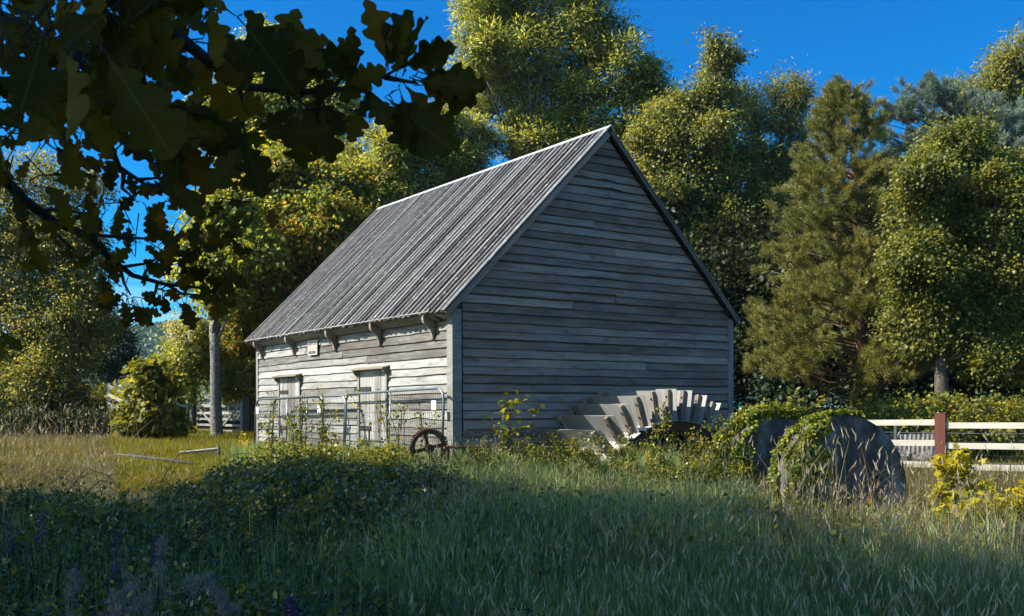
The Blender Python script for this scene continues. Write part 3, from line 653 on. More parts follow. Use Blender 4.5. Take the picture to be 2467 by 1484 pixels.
m = MB(); m.tube([Wp(0, 0, 0.12), Wp(0, 0, 2.5)], 0.16, 16); m.build('axle', 'rust', wheel)
m = MB()
for a in (-35, -12, 12, 35): m.tube([Wp(WI - 0.3, R(a), 0.8), Wp(WI - 0.3, R(a), 2.0)], 0.02, 6)
m.build('tie_rod', 'black_iron', wheel)

# ------------------------------------------------------------------ rusty cog wheel and its frame by the barn corner
cc = P(1032, 1079, 16.6)
cog = thing('cog_wheel', 'rusty toothed iron gear wheel standing in the weeds by the barn corner', 'gear wheel', cc)
ax = np.array([0.32, -0.947, 0.0]); sx = np.array([0.947, 0.32, 0.0])
cpnt = lambda rad, a, d: cc + (sx * math.sin(a) + ZU * math.cos(a)) * rad + ax * d
def ringmesh(pt, prof, n=48):
    vs = []; F = []; k = len(prof)
    for i in range(n):
        a = 2 * math.pi * i / n
        for rad, d in prof: vs.append(pt(rad, a, d))
        j = (i + 1) % n
        for q in range(k): F.append((k * i + q, k * i + (q + 1) % k, k * j + (q + 1) % k, k * j + q))
    return vs, F
m = MB(); m.poly(*ringmesh(cpnt, [(0.295, -.045), (0.295, .045), (0.24, .045), (0.24, -.045)])); rim = m.build('rim', 'rust', cog)
m = MB()
for k in range(46):
    a = 2 * math.pi * k / 46
    rd = (sx * math.sin(a) + ZU * math.cos(a)); tg = (sx * math.cos(a) - ZU * math.sin(a))
    m.box(cpnt(0.29, a, -.045) - tg * 0.010, rd * 0.042, tg * 0.020, ax * 0.09)
m.build('teeth', 'rust', rim)
for k in range(4):
    a = math.pi / 2 * k - 0.2
    m = MB(); rd = (sx * math.sin(a) + ZU * math.cos(a)); tg = (sx * math.cos(a) - ZU * math.sin(a))
    m.box(cpnt(0.05, a, -.02) - tg * 0.03, rd * 0.20, tg * 0.05, ax * 0.04); m.build('spoke', 'rust', cog)
m = MB(); m.tube([cpnt(0, 0, -.12), cpnt(0, 0, .12)], 0.07, 12); m.build('hub', 'rust', cog)
ff = P(1090, 1080, 16.4)
frm = thing('iron_frame', 'low orange rusted iron bar frame on legs at the barn corner', 'frame', ff - ZU * 0.4)
m = MB(); m.box(ff - sx * 0.15, sx * 0.75, ax * 0.05, ZU * 0.035); m.box(ff - sx * 0.15 - ax * 0.4, sx * 0.75, ax * 0.05, ZU * 0.035); m.build('bar', 'rust_bright', frm)
for q in (-0.1, 0.5):
    for w_ in (0, -0.4):
        m = MB(); m.box(ff + sx * q + ax * (w_ + .01) - ZU * 0.75, ZU * 0.745, sx * 0.04, ax * 0.03); m.build('leg', 'rust', frm)

# ------------------------------------------------------------------ two mill stones on edge
def stone(label, c, R_, th, yaw, tilt, seed):
    o = thing('mill_stone', label, 'mill stone', (c[0], c[1], float(gz(c[0], c[1]))), 'round stones standing on edge')
    n = np.array([math.sin(R(yaw)) * math.cos(R(tilt)), -math.cos(R(yaw)) * math.cos(R(tilt)), math.sin(R(tilt))])
    u = np.array([math.cos(R(yaw)), math.sin(R(yaw)), 0.0]); v = np.cross(u, -n); v = v if v[2] > 0 else -v
    pt = lambda rad, a, d: c + (u * math.sin(a) + v * math.cos(a)) * rad + n * d
    r_ = random.Random(seed)
    seg = 96; prof = [(0.004, 0), (R_ * .5, 0.004), (R_ - .02, 0), (R_, -0.02), (R_ + .004, -th * .5), (R_, -th + .02), (R_ - .02, -th), (0.004, -th)]
    m = MB(); vs = []; F = []; k = len(prof)
    for i in range(seg):
        a = 2 * math.pi * i / seg; w_ = 0.006 * math.sin(3 * a + seed) + 0.005 * math.sin(11 * a)
        for rad, d in prof: vs.append(pt(rad + (w_ if rad > .3 else 0) + r_.uniform(-.003, .003), a, d + r_.uniform(-.003, .003)))
        j = (i + 1) % seg
        for q in range(k): F.append((k * i + q, k * i + (q + 1) % k, k * j + (q + 1) % k, k * j + q))
    m.poly(vs, F); m.build('stone_disc', 'stone', o)
    return pt, n, u, v
S1C = np.array([(2650 - 1600) / 3165 * 13.5, 13.5, 0.03]); S2C = np.array([(2440 - 1600) / 3165 * 15.3, 15.3, 0.0])
st1 = stone('big grey round stone on edge, nearest of the pair, ivy over its left half', S1C, 0.88, 0.42, 12, 8, 1)
st2 = stone('big dark round stone on edge, partly hidden behind the nearer stone', S2C, 0.85, 0.42, 8, 4, 7)

# ------------------------------------------------------------------ white rail fence on the right, the mesh fence, sheets and log behind it
F0 = np.array([5.3, 19.85, 0.0]); F1 = np.array([11.2, 15.45, 0.0])
fd = (F1 - F0) / np.linalg.norm(F1 - F0); fn = np.array([fd[1], -fd[0], 0]); fn = fn if fn[1] < 0 else -fn
FL = float(np.linalg.norm(F1 - F0))
post_t = [0.15, 2.95, 5.75]
# slide the run so the middle post stands where the photograph shows it
mid = P(2265, 1100, 18.0)
fence = thing('rail_fence', 'pale three-rail timber fence with a red brown post beyond the round stones', 'fence', F0)
for t in post_t:
    m = MB(); p0 = F0 + fd * (t - 0.09) + fn * -0.05; m.box(p0 + ZU * (-.5), ZU * (1.39), fd * 0.18, fn * 0.14)
    m.build('post', 'post_red', fence)
for z, jt in ((0.62, 0.02), (0.25, -0.01), (-0.12, 0.01)):
    for t0, t1 in ((-0.9, 2.86), (3.04, 5.66), (5.84, 7.6)):
        m = MB(); a = F0 + fd * t0 + fn * 0.045 + ZU * (z + random.uniform(-.01, .01)); m.box(a, fd * (t1 - t0) + ZU * random.uniform(-.012, .012) + ZU * 0.015 * (t1 - t0) * 0.6, ZU * 0.105, -fn * 0.04)
        m.build('rail', 'pine_rail', fence)
wf0 = F0 - fn * 0.9
wf = thing('wire_fence', 'thin wire netting fence with two shiny strands just behind the pale rails', 'fence', wf0)
m = MB()
for t in np.arange(-0.5, 7.5, 0.075): m.tube([wf0 + fd * t + ZU * -0.3, wf0 + fd * t + ZU * 0.60], 0.003, 3, cap=False)
for z in (-0.1, 0.1, 0.35): m.tube([wf0 + fd * -0.5 + ZU * z, wf0 + fd * 7.5 + ZU * z], 0.003, 3, cap=False)
m.build('wire_netting', 'wire', wf)
m = MB()
for z in (0.52, -0.02): m.tube([wf0 + fd * -0.5 + ZU * z, wf0 + fd * 3.5 + ZU * (z - .02), wf0 + fd * 7.5 + ZU * z], 0.007, 4)
m.build('strand', 'galv', wf)
for t in (4.75, 7.2, 1.9):
    m = MB(); m.tube([wf0 + fd * t + ZU * -0.5, wf0 + fd * t + ZU * 0.68], 0.032, 6); m.build('stake', 'galv', wf)
for t0, t1, z0, z1, lab in ((0.3, 2.6, -0.10, 0.46, 'grey ribbed metal sheet propped behind the fence, left of the red brown post'),):
    o = F0 - fn * 1.5
    c = tag(None or thing('ribbed_sheet', lab, 'metal sheet', o + fd * (t0 + t1) / 2))
    m = MB(); vs = []; F = []; n = int((t1 - t0) / 0.018)
    for i in range(n + 1):
        t = t0 + (t1 - t0) * i / n; dep = 0.018 * math.sin(2 * math.pi * t / 0.085)
        vs += [o + fd * t + fn * dep + ZU * z0, o + fd * t + fn * (dep - 0.16) + ZU * (z1 + .01 * math.sin(t * 3))]
        vs += [o + fd * t + fn * (dep - .004) + ZU * z0, o + fd * t + fn * (dep - 0.164) + ZU * (z1 + .01 * math.sin(t * 3))]
        if i:
            a, b = 4 * i - 4, 4 * i; F += [(a, b, b + 1, a + 1), (a + 2, a + 3, b + 3, b + 2), (a + 1, b + 1, b + 3, a + 3)]
    m.poly(vs, F); m.build('sheet', 'concrete_panel', c)
lg = F0 - fn * 1.2
log = thing('log', 'bleached log lying behind the fence below the ribbed sheets', 'log', lg + fd * 1.4 - ZU * 0.15)
m = MB(); m.tube([lg + fd * q + ZU * (0.02 + .02 * math.sin(q * 2)) for q in np.linspace(0.2, 2.7, 9)], [.10, .115, .12, .12, .115, .12, .115, .11, .09], 10); m.build('bole', 'bark_pale', log, True)

# ------------------------------------------------------------------ left side: field gate, posts, rail fence, hurdles
def bar(mb, a, b, wz, wd, rnd=None):
    a = np.asarray(a, float); b = np.asarray(b, float); d = b - a; h = np.array([d[1], -d[0], 0]); h /= np.linalg.norm(h)
    mb.box(a - h * wd / 2, d, ZU * wz, h * wd, rnd)
for (dx, dy0, dy1, Y, wpx, lab) in ((594, 953, 1044, 32.0, 16, 'dark square gate post nearest the barn, at the right end of the field gate'), (462, 959, 1026, 35.5, 13, 'dark square gate post at the left end of the field gate, beside the young tree')):
    b0 = P(dx, dy1, Y); w_ = wpx / 2440 * Y
    g = thing('gate_post', lab, 'gate post', (b0[0], b0[1], float(gz(b0[0], b0[1]))), 'dark posts of the field gate')
    m = MB(); zt = P(dx, dy0, Y)[2]; z0 = float(gz(b0[0], b0[1])) - 0.2
    m.box((b0[0] - w_ / 2, Y - w_ / 2, z0), (0, 0, zt - z0), (w_, 0, 0), (0, w_, 0)); m.build('timber', 'post_dark', g)
    m = MB(); m.prism([(b0[0] - w_ / 2, Y - w_ / 2, zt + .002), (b0[0] + w_ / 2, Y - w_ / 2, zt + .002), (b0[0], Y - w_ / 2, zt + .05)], (0, w_, 0)); m.build('cap', 'post_dark', g)
ga, gb = P(471, 1000, 35.2), P(585, 1000, 32.3)
fg = thing('field_gate', 'grey five-bar timber field gate with diagonal braces between two dark posts', 'gate', ((ga[0] + gb[0]) / 2, (ga[1] + gb[1]) / 2, 0.1))
for q, h_ in ((1.11, .12), (.88, .075), (.68, .075), (.48, .075), (.28, .09)):
    m = MB(); bar(m, (ga[0], ga[1], q - .05), (gb[0], gb[1], q - .05), h_, .04); m.build('bar', 'trim_wood', fg)
for f in (0.02, 0.5, 0.98):
    m = MB(); c = ga + (gb - ga) * f; m.box((c[0] - .04, c[1] - .03, .22), (0, 0, 1.0), (.08, 0, 0), (0, -.03, 0)); m.build('stile', 'trim_wood', fg)
for f0, f1 in ((.04, .48), (.96, .52)):
    a = ga + (gb - ga) * f0; b = ga + (gb - ga) * f1
    m = MB(); bar(m, (a[0], a[1] - .05, 1.1), (b[0], b[1] - .05, .26), .07, .03); m.build('brace', 'trim_wood', fg)
p2 = P(612, 1000, 34)
g = thing('gate_post', 'short dark red post against the barn end, right of the field gate', 'gate post', (p2[0], p2[1], .1))
m = MB(); m.box((p2[0] - .13, 34, -.2), (0, 0, 1.05), (.26, 0, 0), (0, .2, 0)); m.build('timber', 'post_red', g)
# pale rail fence running down from the left hedge to the gate
fe = thing('rail_fence', 'pale rail fence running from the clipped hedge behind the young sycamore to the field gate', 'fence', P(300, 985, 41))
fpts = [P(262, 985, 44), P(300, 985, 42), P(345, 985, 40), P(400, 985, 38), P(455, 985, 36)]
tops = [P(262, 922, 44)[2], P(300, 940, 42)[2], P(345, 950, 40)[2], P(400, 958, 38)[2], P(455, 972, 36)[2]]
for i, (p_, zt) in enumerate(zip(fpts, tops)):
    m = MB(); m.box((p_[0] - .08, p_[1], -.2), (0, 0, zt + .25), (.16, 0, 0), (0, .14, 0)); m.build('post', 'trim_wood', fe)
    if i:
        for dz in (0.05, 0.42, 0.8):
            m = MB(); a, b = fpts[i - 1], p_
            bar(m, (a[0], a[1] - .03, tops[i - 1] - dz - .1), (b[0], b[1] - .03, zt - dz - .1), .14, .04); m.build('rail', 'trim_wood', fe)
fe2 = thing('rail_fence', 'grey rail fence crossing behind the field gate and the pale trunk', 'fence', P(540, 985, 39))
for dy in (962, 978):
    m = MB(); bar(m, P(490, dy - 4, 40), P(612, dy + 4, 38), .12, .04); m.build('rail', 'trim_wood', fe2)
for dx in (494, 556, 606):
    m = MB(); c = P(dx, 975, 39.2); m.box((c[0] - .06, c[1], 0), (0, 0, 1.25), (.12, 0, 0), (0, .1, 0)); m.build('post', 'trim_wood', fe2)
# lying hurdle of rails and netting in the dry grass
hd = thing('mesh_hurdle', 'low wire netting panel with a thin top bar leaning in the sunny grass', 'hurdle', P(478, 1110, 19.5))
a, b, c = P(434, 1087, 20.2), P(527, 1078, 19.3), P(527, 1118, 19.3); a0 = P(434, 1118, 20.2)
m = MB(); m.tube([a, b], .024, 6); m.tube([b + ZU * .05, c], .028, 6); m.build('frame', 'wire', hd)
m = MB()
for f in np.linspace(0, 1, 30): m.tube([a + (b - a) * f, a0 + (c - a0) * f], .005, 3, cap=False)
for f in np.linspace(.1, .9, 6): m.tube([a + (a0 - a) * f, b + (c - b) * f], .005, 3, cap=False)
m.build('wire_netting', 'wire', hd)
pr = thing('pole_rail', 'bare sloping pole on short stakes half sunk in the dry grass', 'rail', P(400, 1115, 18))
m = MB(); m.tube([P(280, 1091, 19.4), P(345, 1098, 18.8), P(410, 1106, 18.3), P(480, 1116, 17.8)], [.02, .026, .028, .024], 7); m.build('pole', 'bark', pr, True)
for dx, dy, Y in ((322, 1095, 19.0), (417, 1107, 18.2)):
    q = P(dx, dy, Y); m = MB(); m.box((q[0] - .04, q[1] + .03, -.3), (0, 0, q[2] + .34), (.08, 0, 0), (0, .06, 0)); m.build('stake', 'trim_wood', pr)
# ------------------------------------------------------------------ trees
def px_lobes(Y, items, thick=1.0):
    """lobes given as (x, y, half width, half height[, depth offset]) in photograph units at depth Y -> world ellipsoids"""
    out = []
    for it in items:
        dy = it[4] if len(it) > 4 else rng.uniform(-0.8, 0.8)
        c = P(it[0], it[1], Y + dy); k = (Y + dy) / 2440.0
        out.append((c[0], c[1], c[2], it[2] * k * 1.1, max(0.6, 0.5 * (it[2] + it[3]) * k * thick), it[3] * k * 1.1))
    return np.array(out)
def crown_points(lobes, n, per=70, clump=0.28, inner=0.45, flat=0.75):
    """leaf positions gathered in clumps over and inside the lobes; also the outward direction at each"""
    vol = (lobes[:, 3] * lobes[:, 5] + lobes[:, 3] * lobes[:, 4] + lobes[:, 4] * lobes[:, 5])
    nc = max(4, n // per); li = rng.choice(len(lobes), nc, p=vol / vol.sum())
    d = unit(nc); rr = inner + (1.06 - inner) * rng.random(nc) ** 0.6
    rr = np.where(rng.random(nc) < .12, rr * rng.uniform(1.05, 1.32, nc), rr)      # stray sprays past the outline
    rr = rr * (1 + 0.13 * np.sin(d[:, 0] * 5 + li) * np.sin(d[:, 2] * 6 + 2 * li))
    cc = lobes[li, :3] + d * lobes[li, 3:] * rr[:, None]
    size = clump * rng.uniform(0.55, 1.35, nc)
    ci = rng.integers(0, nc, n)
    off = rng.normal(size=(n, 3)) * size[ci][:, None]; off[:, 2] *= flat
    pos = cc[ci] + off
    crown_points.centre = cc[ci]
    outw = d[ci] + 0.5 * off / (np.linalg.norm(off, axis=1, keepdims=True) + 1e-6)
    return pos, outw, cc, li
def tree(name, label, cat, base, trunk_top, trunk_r, lobes, n, mat, leaf=(0.13, 0.09), shape='diamond', bark='bark', per=70, clump=0.28, inner=0.45, droop=0.3, up=0.6,
         group=None, limbs=True, twigs=6, flat=0.75, extra_trunks=(), floor=None, tuft=0.0, sub=5, limb=1.0):
    base = np.asarray(base, float); base[2] = float(gz(base[0], base[1])) if floor is None else floor
    t = thing(name, label, cat, base, group)
    main = lobes
    if sub:         # smaller masses budding from each big one, so the outline is uneven
        q = np.repeat(lobes, sub, 0); dd = unit(len(q)); dd[:, 2] = dd[:, 2] * .8 + .12
        sb = q.copy(); f = rng.uniform(.30, .52, len(q)); sb[:, :3] = q[:, :3] + dd * q[:, 3:] * rng.uniform(.72, 1.0, (len(q), 1)); sb[:, 3:] = q[:, 3:] * f[:, None]
        core = lobes.copy(); core[:, 3:] *= .80
        lobes = np.concatenate([core, sb]); 
    tt = np.asarray(trunk_top, float)
    mb = MB()
    def stem(a, b, r0, r1, wob=0.12, k=7):
        L_ = np.linalg.norm(b - a); pts = []; rs = []; w = unit(3) * wob * L_ * 0.25
        for i in range(k):
            f = i / (k - 1); pts.append(a + (b - a) * f + w[0] * math.sin(f * math.pi) + w[1] * math.sin(f * 2 * math.pi) * .5); rs.append(r0 + (r1 - r0) * f ** 0.8)
        mb.tube(pts, rs, 8 if r0 > .05 else 5); return pts
    fl = base - ZU * 0.3
    mb.tube([fl, base + ZU * .15, base + (tt - base) * .3, base + (tt - base) * .65 + unit(1)[0] * .05, tt], [trunk_r * 1.5, trunk_r * 1.12, trunk_r, trunk_r * .88, trunk_r * .72], 10)
    for et in extra_trunks: mb.tube([np.asarray(p, float) for p in et[0]], et[1], 8)
    pos, outw, cc, li = crown_points(lobes, n, per, clump, inner, flat)
    if limbs:
        for j in range(len(main)):
            c = main[j, :3]; h0 = base + (tt - base) * rng.uniform(.7, 1.0)
            pts = stem(h0, c, limb * trunk_r * rng.uniform(.3, .48), 0.02 + limb * trunk_r * .08)
            cand = np.where(li == j)[0]
            for q in rng.permutation(cand)[:twigs]:
                s = pts[int(rng.integers(2, len(pts)))]; stem(s, cc[q], limb * trunk_r * .13, 0.008, .25, 5)
    mb.build('trunk', bark, t, True)
    dirv = outw * 0.7 + unit(n) * 0.9; dirv[:, 2] -= droop
    if tuft:        # leaves fan out from the end of each twig
        near = pos - crown_points.centre; dirv = dirv * (1 - tuft * .6) + near / (np.linalg.norm(near, axis=1, keepdims=True) + 1e-6) * tuft * 1.3
    nrm = outw * 0.3 + unit(n) * 0.65 + np.array(to_sun)[None] * 0.55; nrm[:, 2] += up * .6      # leaves turn towards the light
    sz = rng.uniform(0.65, 1.25, n)
    me = leaves_mesh('crown', pos - base, dirv, nrm, leaf[0] * sz, leaf[1] * sz, shape)
    link('crown', me, mat, t)
    return t

# left edge: big olive thicket trees
tree('hawthorn_tree', 'broad dull olive tree filling the left edge, its dark crown reaching almost to the grass', 'tree', P(60, 985, 37), P(80, 760, 37), .30,
     px_lobes(37, [(20, 500, 110, 90), (120, 560, 110, 110), (60, 650, 130, 120), (185, 640, 80, 110), (130, 760, 130, 110), (20, 800, 110, 120), (200, 770, 60, 110), (70, 900, 130, 90), (165, 890, 65, 90),
                   (170, 460, 70, 60), (-40, 600, 100, 120), (-60, 850, 110, 130), (110, 970, 110, 45), (-20, 960, 110, 55), (60, 430, 80, 60)]), 110000, 'l_hawthorn', (.11, .075), clump=.26, per=50, twigs=9)
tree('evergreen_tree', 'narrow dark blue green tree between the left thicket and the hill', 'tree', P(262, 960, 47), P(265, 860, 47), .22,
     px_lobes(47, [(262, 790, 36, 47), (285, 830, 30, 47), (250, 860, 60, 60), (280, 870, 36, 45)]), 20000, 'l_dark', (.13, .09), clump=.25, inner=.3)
tree('clematis_bush', 'creamy flowering clematis mounded over a tall bush behind the pale trunk', 'bush', P(465, 960, 32.6), P(465, 860, 32.6), .10,
     px_lobes(32.6, [(470, 810, 42, 50), (445, 850, 32, 45), (500, 860, 52, 60), (460, 905, 55, 48), (560, 880, 55, 60), (570, 930, 60, 30)]), 16000, 'l_sunny', (.11, .075), clump=.2, inner=.4)
def blossom():
    lob = px_lobes(32.2, [(462, 800, 38, 38), (440, 840, 26, 38), (478, 835, 34, 42), (450, 880, 28, 30)])
    p, o, _, _ = crown_points(lob, 5200, 60, .17, .85); keep = o[:, 0] < 0.5; p, o = p[keep], o[keep]
    t = [c for c in SC.objects if c.name == 'clematis_bush'][0]
    off = world_loc(t)
    link('blossoms', leaves_mesh('blossoms', p - off, unit(len(p)), o + unit(len(p)) * .5, .07, .06), 'l_cream', t)
blossom()
# pale trunk with a light maple crown
pb = P(522, 1046, 31.0); pt_ = P(517, 700, 31.0)
tree('pale_trunk_tree', 'slender tree with a pale mottled trunk and thin crown by the field gate', 'tree', pb, P(514, 770, 31.0), .17,
     px_lobes(31, [(500, 560, 60, 45), (560, 600, 60, 50), (470, 640, 45, 35), (590, 530, 60, 45), (540, 490, 60, 45), (560, 690, 45, 35), (620, 600, 40, 40), (520, 720, 35, 25)]),
     15000, 'l_sunny', (.15, .13), 'maple', 'bark_pale', per=40, clump=.27, inner=.3, twigs=5,
     extra_trunks=[([P(514, 770, 31), P(528, 650, 31), P(545, 560, 31), P(560, 480, 31)], [.13, .10, .075, .03]), ([P(512, 770, 31), P(500, 690, 31.2), P(505, 600, 31.2), P(490, 520, 31)], [.10, .085, .06, .03]), ([P(516, 800, 31), P(570, 700, 31.4), P(640, 600, 32.2), P(735, 535, 33.5)], [.06, .045, .035, .012])])
# turning maple hugging the barn's far end
tree('turning_maple', 'rust tinged maple crowding the far end of the barn roof', 'tree', P(606, 1010, 33.5), P(612, 800, 33.5), .20,
     px_lobes(33.5, [(700, 440, 100, 60), (640, 520, 95, 75), (750, 540, 100, 80), (600, 610, 70, 75), (690, 640, 95, 80), (620, 720, 70, 70), (580, 790, 50, 60), (650, 790, 55, 55), (600, 870, 50, 50), (820, 470, 80, 60),
                   (840, 540, 55, 55), (780, 600, 60, 55), (720, 720, 60, 50), (640, 920, 45, 40), (570, 680, 50, 60)]), 90000, 'l_maple', (.13, .11), 'maple', clump=.22, per=45, inner=.4, twigs=7)
tree('tall_maple', 'tall sunlit maple rising behind the oak leaves, left of the willow', 'tree', P(690, 980, 45), P(680, 420, 45), .32,
     px_lobes(45, [(635, 110, 50, 50), (610, 200, 75, 60), (690, 230, 90, 70), (590, 290, 80, 70), (770, 190, 60, 50), (740, 300, 90, 65), (660, 330, 100, 60), (800, 260, 50, 60), (560, 350, 60, 45), (680, 160, 50, 40), (780, 380, 90, 60), (620, 400, 90, 50)]),
     74000, 'l_sunny', (.16, .13), 'maple', clump=.24, per=40, inner=.45, twigs=6)
# the great willow behind the ridge
wb = P(1300, 980, 41)
tree('willow_tree', 'huge yellow green willow towering behind the barn roof, sky showing through its limbs', 'tree', wb, P(1300, 420, 41), .45,
     px_lobes(41, [(1330, 20, 130, 65), (1190, 40, 90, 60), (1140, 130, 70, 70), (1270, 130, 110, 70), (1420, 110, 95, 70), (1500, 190, 80, 80), (1175, 240, 85, 60), (1340, 250, 110, 70), (1465, 300, 95, 65), 
                   (1230, 350, 100, 45), (1550, 250, 45, 55), (1400, -60, 150, 70), (1230, -60, 120, 70), (1400, 360, 80, 40), (1545, 350, 60, 50), (1590, 330, 40, 50), (1460, 60, 70, 45), (1240, 200, 80, 45), (1310, 330, 90, 55), (1350, 160, 80, 60), (1250, 275, 70, 50), (1410, 225, 70, 50), (1300, 75, 80, 45), (1390, 330, 70, 50), (1190, 180, 60, 45), (1555, 165, 42, 55), (1588, 235, 38, 50)], .75),
     86000, 'l_willow', (.24, .058), 'lance', 'bark', limb=.6, per=26, clump=.17, inner=.15, droop=.35, twigs=7, tuft=.9, sub=3)
tree('willow_tree', 'lower rounded willow filling the space behind the far end of the ridge', 'tree', P(990, 985, 39.5), P(990, 560, 39.5), .26,
     px_lobes(39.5, [(1000, 360, 90, 55), (920, 420, 70, 50), (1090, 390, 80, 50), (870, 480, 60, 45), (960, 320, 60, 45), (1050, 290, 60, 50), (860, 400, 60, 50), (1110, 320, 70, 50), (990, 450, 90, 50), (1130, 440, 70, 45), (900, 540, 70, 50)], .8),
     40000, 'l_willow', (.24, .058), 'lance', 'bark', per=26, clump=.18, inner=.2, droop=.4, twigs=5, tuft=.9, sub=3)
# poplars right of the ridge
tree('poplar_tree', 'dark olive poplar with a pointed top just right of the barn ridge', 'tree', P(1700, 980, 38), P(1700, 420, 38), .28,
     px_lobes(38, [(1735, 130, 38, 40), (1720, 190, 52, 60), (1665, 250, 62, 50), (1740, 270, 55, 70), (1620, 310, 65, 50), (1690, 350, 85, 70), (1590, 400, 80, 60), (1760, 380, 50, 60), (1640, 450, 90, 70), (1740, 470, 75, 70),
                   (1560, 470, 60, 50), (1680, 560, 95, 80), (1770, 570, 60, 80), (1740, 660, 80, 80), (1790, 720, 60, 70), (1820, 640, 50, 70), (1840, 500, 50, 60), (1600, 300, 45, 50), (1570, 340, 45, 45)]), 90000, 'l_poplar', (.125, .09), clump=.22, per=45, inner=.35, droop=.6, twigs=8)
tree('ash_tree', 'thin ash with sparse feathery tops between the poplar and the pine', 'tree', P(1860, 980, 42), P(1870, 450, 42), .18,
     px_lobes(42, [(1800, 240, 26, 34), (1808, 290, 34, 34), (1890, 230, 38, 36), (1925, 240, 26, 40), (1885, 290, 44, 40), (1840, 380, 46, 45), (1925, 330, 24, 40), (1890, 400, 50, 50), (1850, 460, 55, 50), (1920, 450, 40, 50)]), 26000, 'l_poplar', (.19, .055), 'lance', per=34, clump=.24, inner=.3, twigs=10)
# field maple on the right
tree('field_maple', 'dense green field maple on the right with a bare straight pale trunk', 'tree', P(2271, 985, 24.5), P(2268, 800, 24.5), .17,
     px_lobes(24.5, [(2300, 345, 70, 60), (2250, 420, 75, 65), (2350, 420, 85, 75), (2210, 510, 70, 70), (2300, 520, 100, 85), (2400, 520, 85, 90), (2190, 620, 65, 70), (2290, 640, 100, 80), (2390, 650, 90, 85), (2200, 730, 70, 70), (2290, 750, 95, 75),
                     (2380, 770, 85, 65), (2460, 430, 70, 80), (2480, 600, 70, 100), (2180, 790, 55, 40), (2260, 815, 70, 35), (2340, 820, 70, 40), (2470, 760, 70, 80), (2420, 850, 70, 45), (2370, 890, 45, 28), (2470, 890, 50, 40)]),
     130000, 'l_field', (.078, .07), 'maple', 'bark', per=60, clump=.16, inner=.4, twigs=6)
tree('ash_tree', 'feathery ash crown high in the right corner behind the blue pine', 'tree', P(2460, 980, 40), P(2450, 500, 40), .28,
     px_lobes(40, [(2455, 130, 38, 45), (2420, 190, 60, 50), (2470, 230, 60, 70), (2370, 230, 55, 40), (2320, 235, 40, 30), (2410, 270, 80, 50), (2330, 270, 60, 35), (2500, 330, 60, 70)]), 20000, 'l_poplar', (.20, .06), 'lance', per=34, clump=.26, inner=.3, twigs=8)

# pines: needles in brush-like tufts at the shoot ends
def pine(name, label, base, top, trunk_r, tufts, mat, nl=.19, nw=.018, per=46, shoot_up=.45, branches=None):
    base = np.asarray(base, float); base[2] = float(gz(base[0], base[1]))
    t = thing(name, label, 'pine tree', base)
    mb = MB(); top = np.asarray(top, float)
    tr = lambda z: base + (top - base) * np.clip((z - base[2]) / (top[2] - base[2]), 0, 1)
    mb.tube([base - ZU * .3, base + ZU * .2, tr(base[2] + 2), tr(base[2] + 5), top], [trunk_r * 1.4, trunk_r * 1.1, trunk_r, trunk_r * .7, .03], 9)
    for c in (branches if branches is not None else tufts[:: max(1, len(tufts) // 150)]):
        a = tr(c[2] - 0.25 * np.linalg.norm(c[:2] - tr(c[2])[:2])); w = unit(1)[0] * .15
        mb.tube([a, a * .5 + c * .5 + w - ZU * .1, c], [.035, .022, .008], 5, cap=False)
    mb.build('trunk', 'bark_pine', t, True)
    n = len(tufts) * per; ti = np.repeat(np.arange(len(tufts)), per)
    ctr = np.array([tr(c[2])[:] for c in tufts]); axis = tufts - ctr; axis /= np.linalg.norm(axis, axis=1, keepdims=True) + 1e-6
    axis = axis * .8 + unit(len(tufts)) * .35; axis[:, 2] += shoot_up
    axis /= np.linalg.norm(axis, axis=1, keepdims=True)
    along = rng.uniform(-.20, .08, n)
    d = axis[ti] * rng.uniform(.25, 1.0, n)[:, None] + unit(n) * .62
    pos = tufts[ti] + axis[ti] * along[:, None] + rng.normal(size=(n, 3)) * .02
    me = leaves_mesh('needles', pos - base, d, unit(n), nl * rng.uniform(.7, 1.2, n), nw, 'diamond')
    link('crown', me, mat, t)
    return t
def pine_tufts(Y, n):
    out = []
    prof = [(215, 30), (260, 70), (320, 105), (400, 135), (480, 150), (560, 165), (640, 180), (720, 195), (800, 215), (860, 215), (905, 190)]
    ys = [p[0] for p in prof]; hs = [p[1] for p in prof]
    # whorled branches carrying tufts
    while len(out) < n:
        y = rng.uniform(215, 905); hw = np.interp(y, ys, hs) * 1.32 * rng.uniform(.5, 1.0)
        az = rng.uniform(0, 2 * math.pi)
        cx = 2045 + (y - 560) * .035
        k = Y / 2440
        tip = P(cx, y, Y) + np.array([math.cos(az) * hw * k, math.sin(az) * hw * k, 0])
        m = int(rng.integers(4, 9))
        inward = np.array([math.cos(az), math.sin(az), .0]); side = np.array([-math.sin(az), math.cos(az), 0])
        if y > 760 and math.sin(az) > .6 and rng.random() < .5: continue
        for q in range(m):
            f = rng.uniform(0, .55)
            out.append(tip - inward * f * hw * k + side * rng.normal() * .24 * (1.2 - f) + ZU * rng.normal() * .16)
    return np.array(out[:n])
pt1 = pine_tufts(28.5, 1700)
pine('scots_pine', 'conical olive pine with brush-like tufts right of the barn', P(2085, 1000, 28.5), P(2050, 195, 28.5), .20, pt1, 'l_pine', .18, .0105, 150)
def blue_tufts():
    lob = px_lobes(36, [(2260, 255, 70, 40), (2340, 285, 90, 40), (2420, 320, 90, 45), (2200, 250, 60, 40), (2300, 330, 90, 40), (2460, 380, 80, 50), (2180, 320, 50, 60), (2390, 370, 70, 40)])
    p, o, _, _ = crown_points(lob, 800, 5, .25, .6); return p
pine('blue_pine', 'wide flat-topped blue green pine behind the field maple', P(2330, 990, 36), P(2330, 300, 36), .26, blue_tufts(), 'l_bluepine', .21, .015, 120, .8)

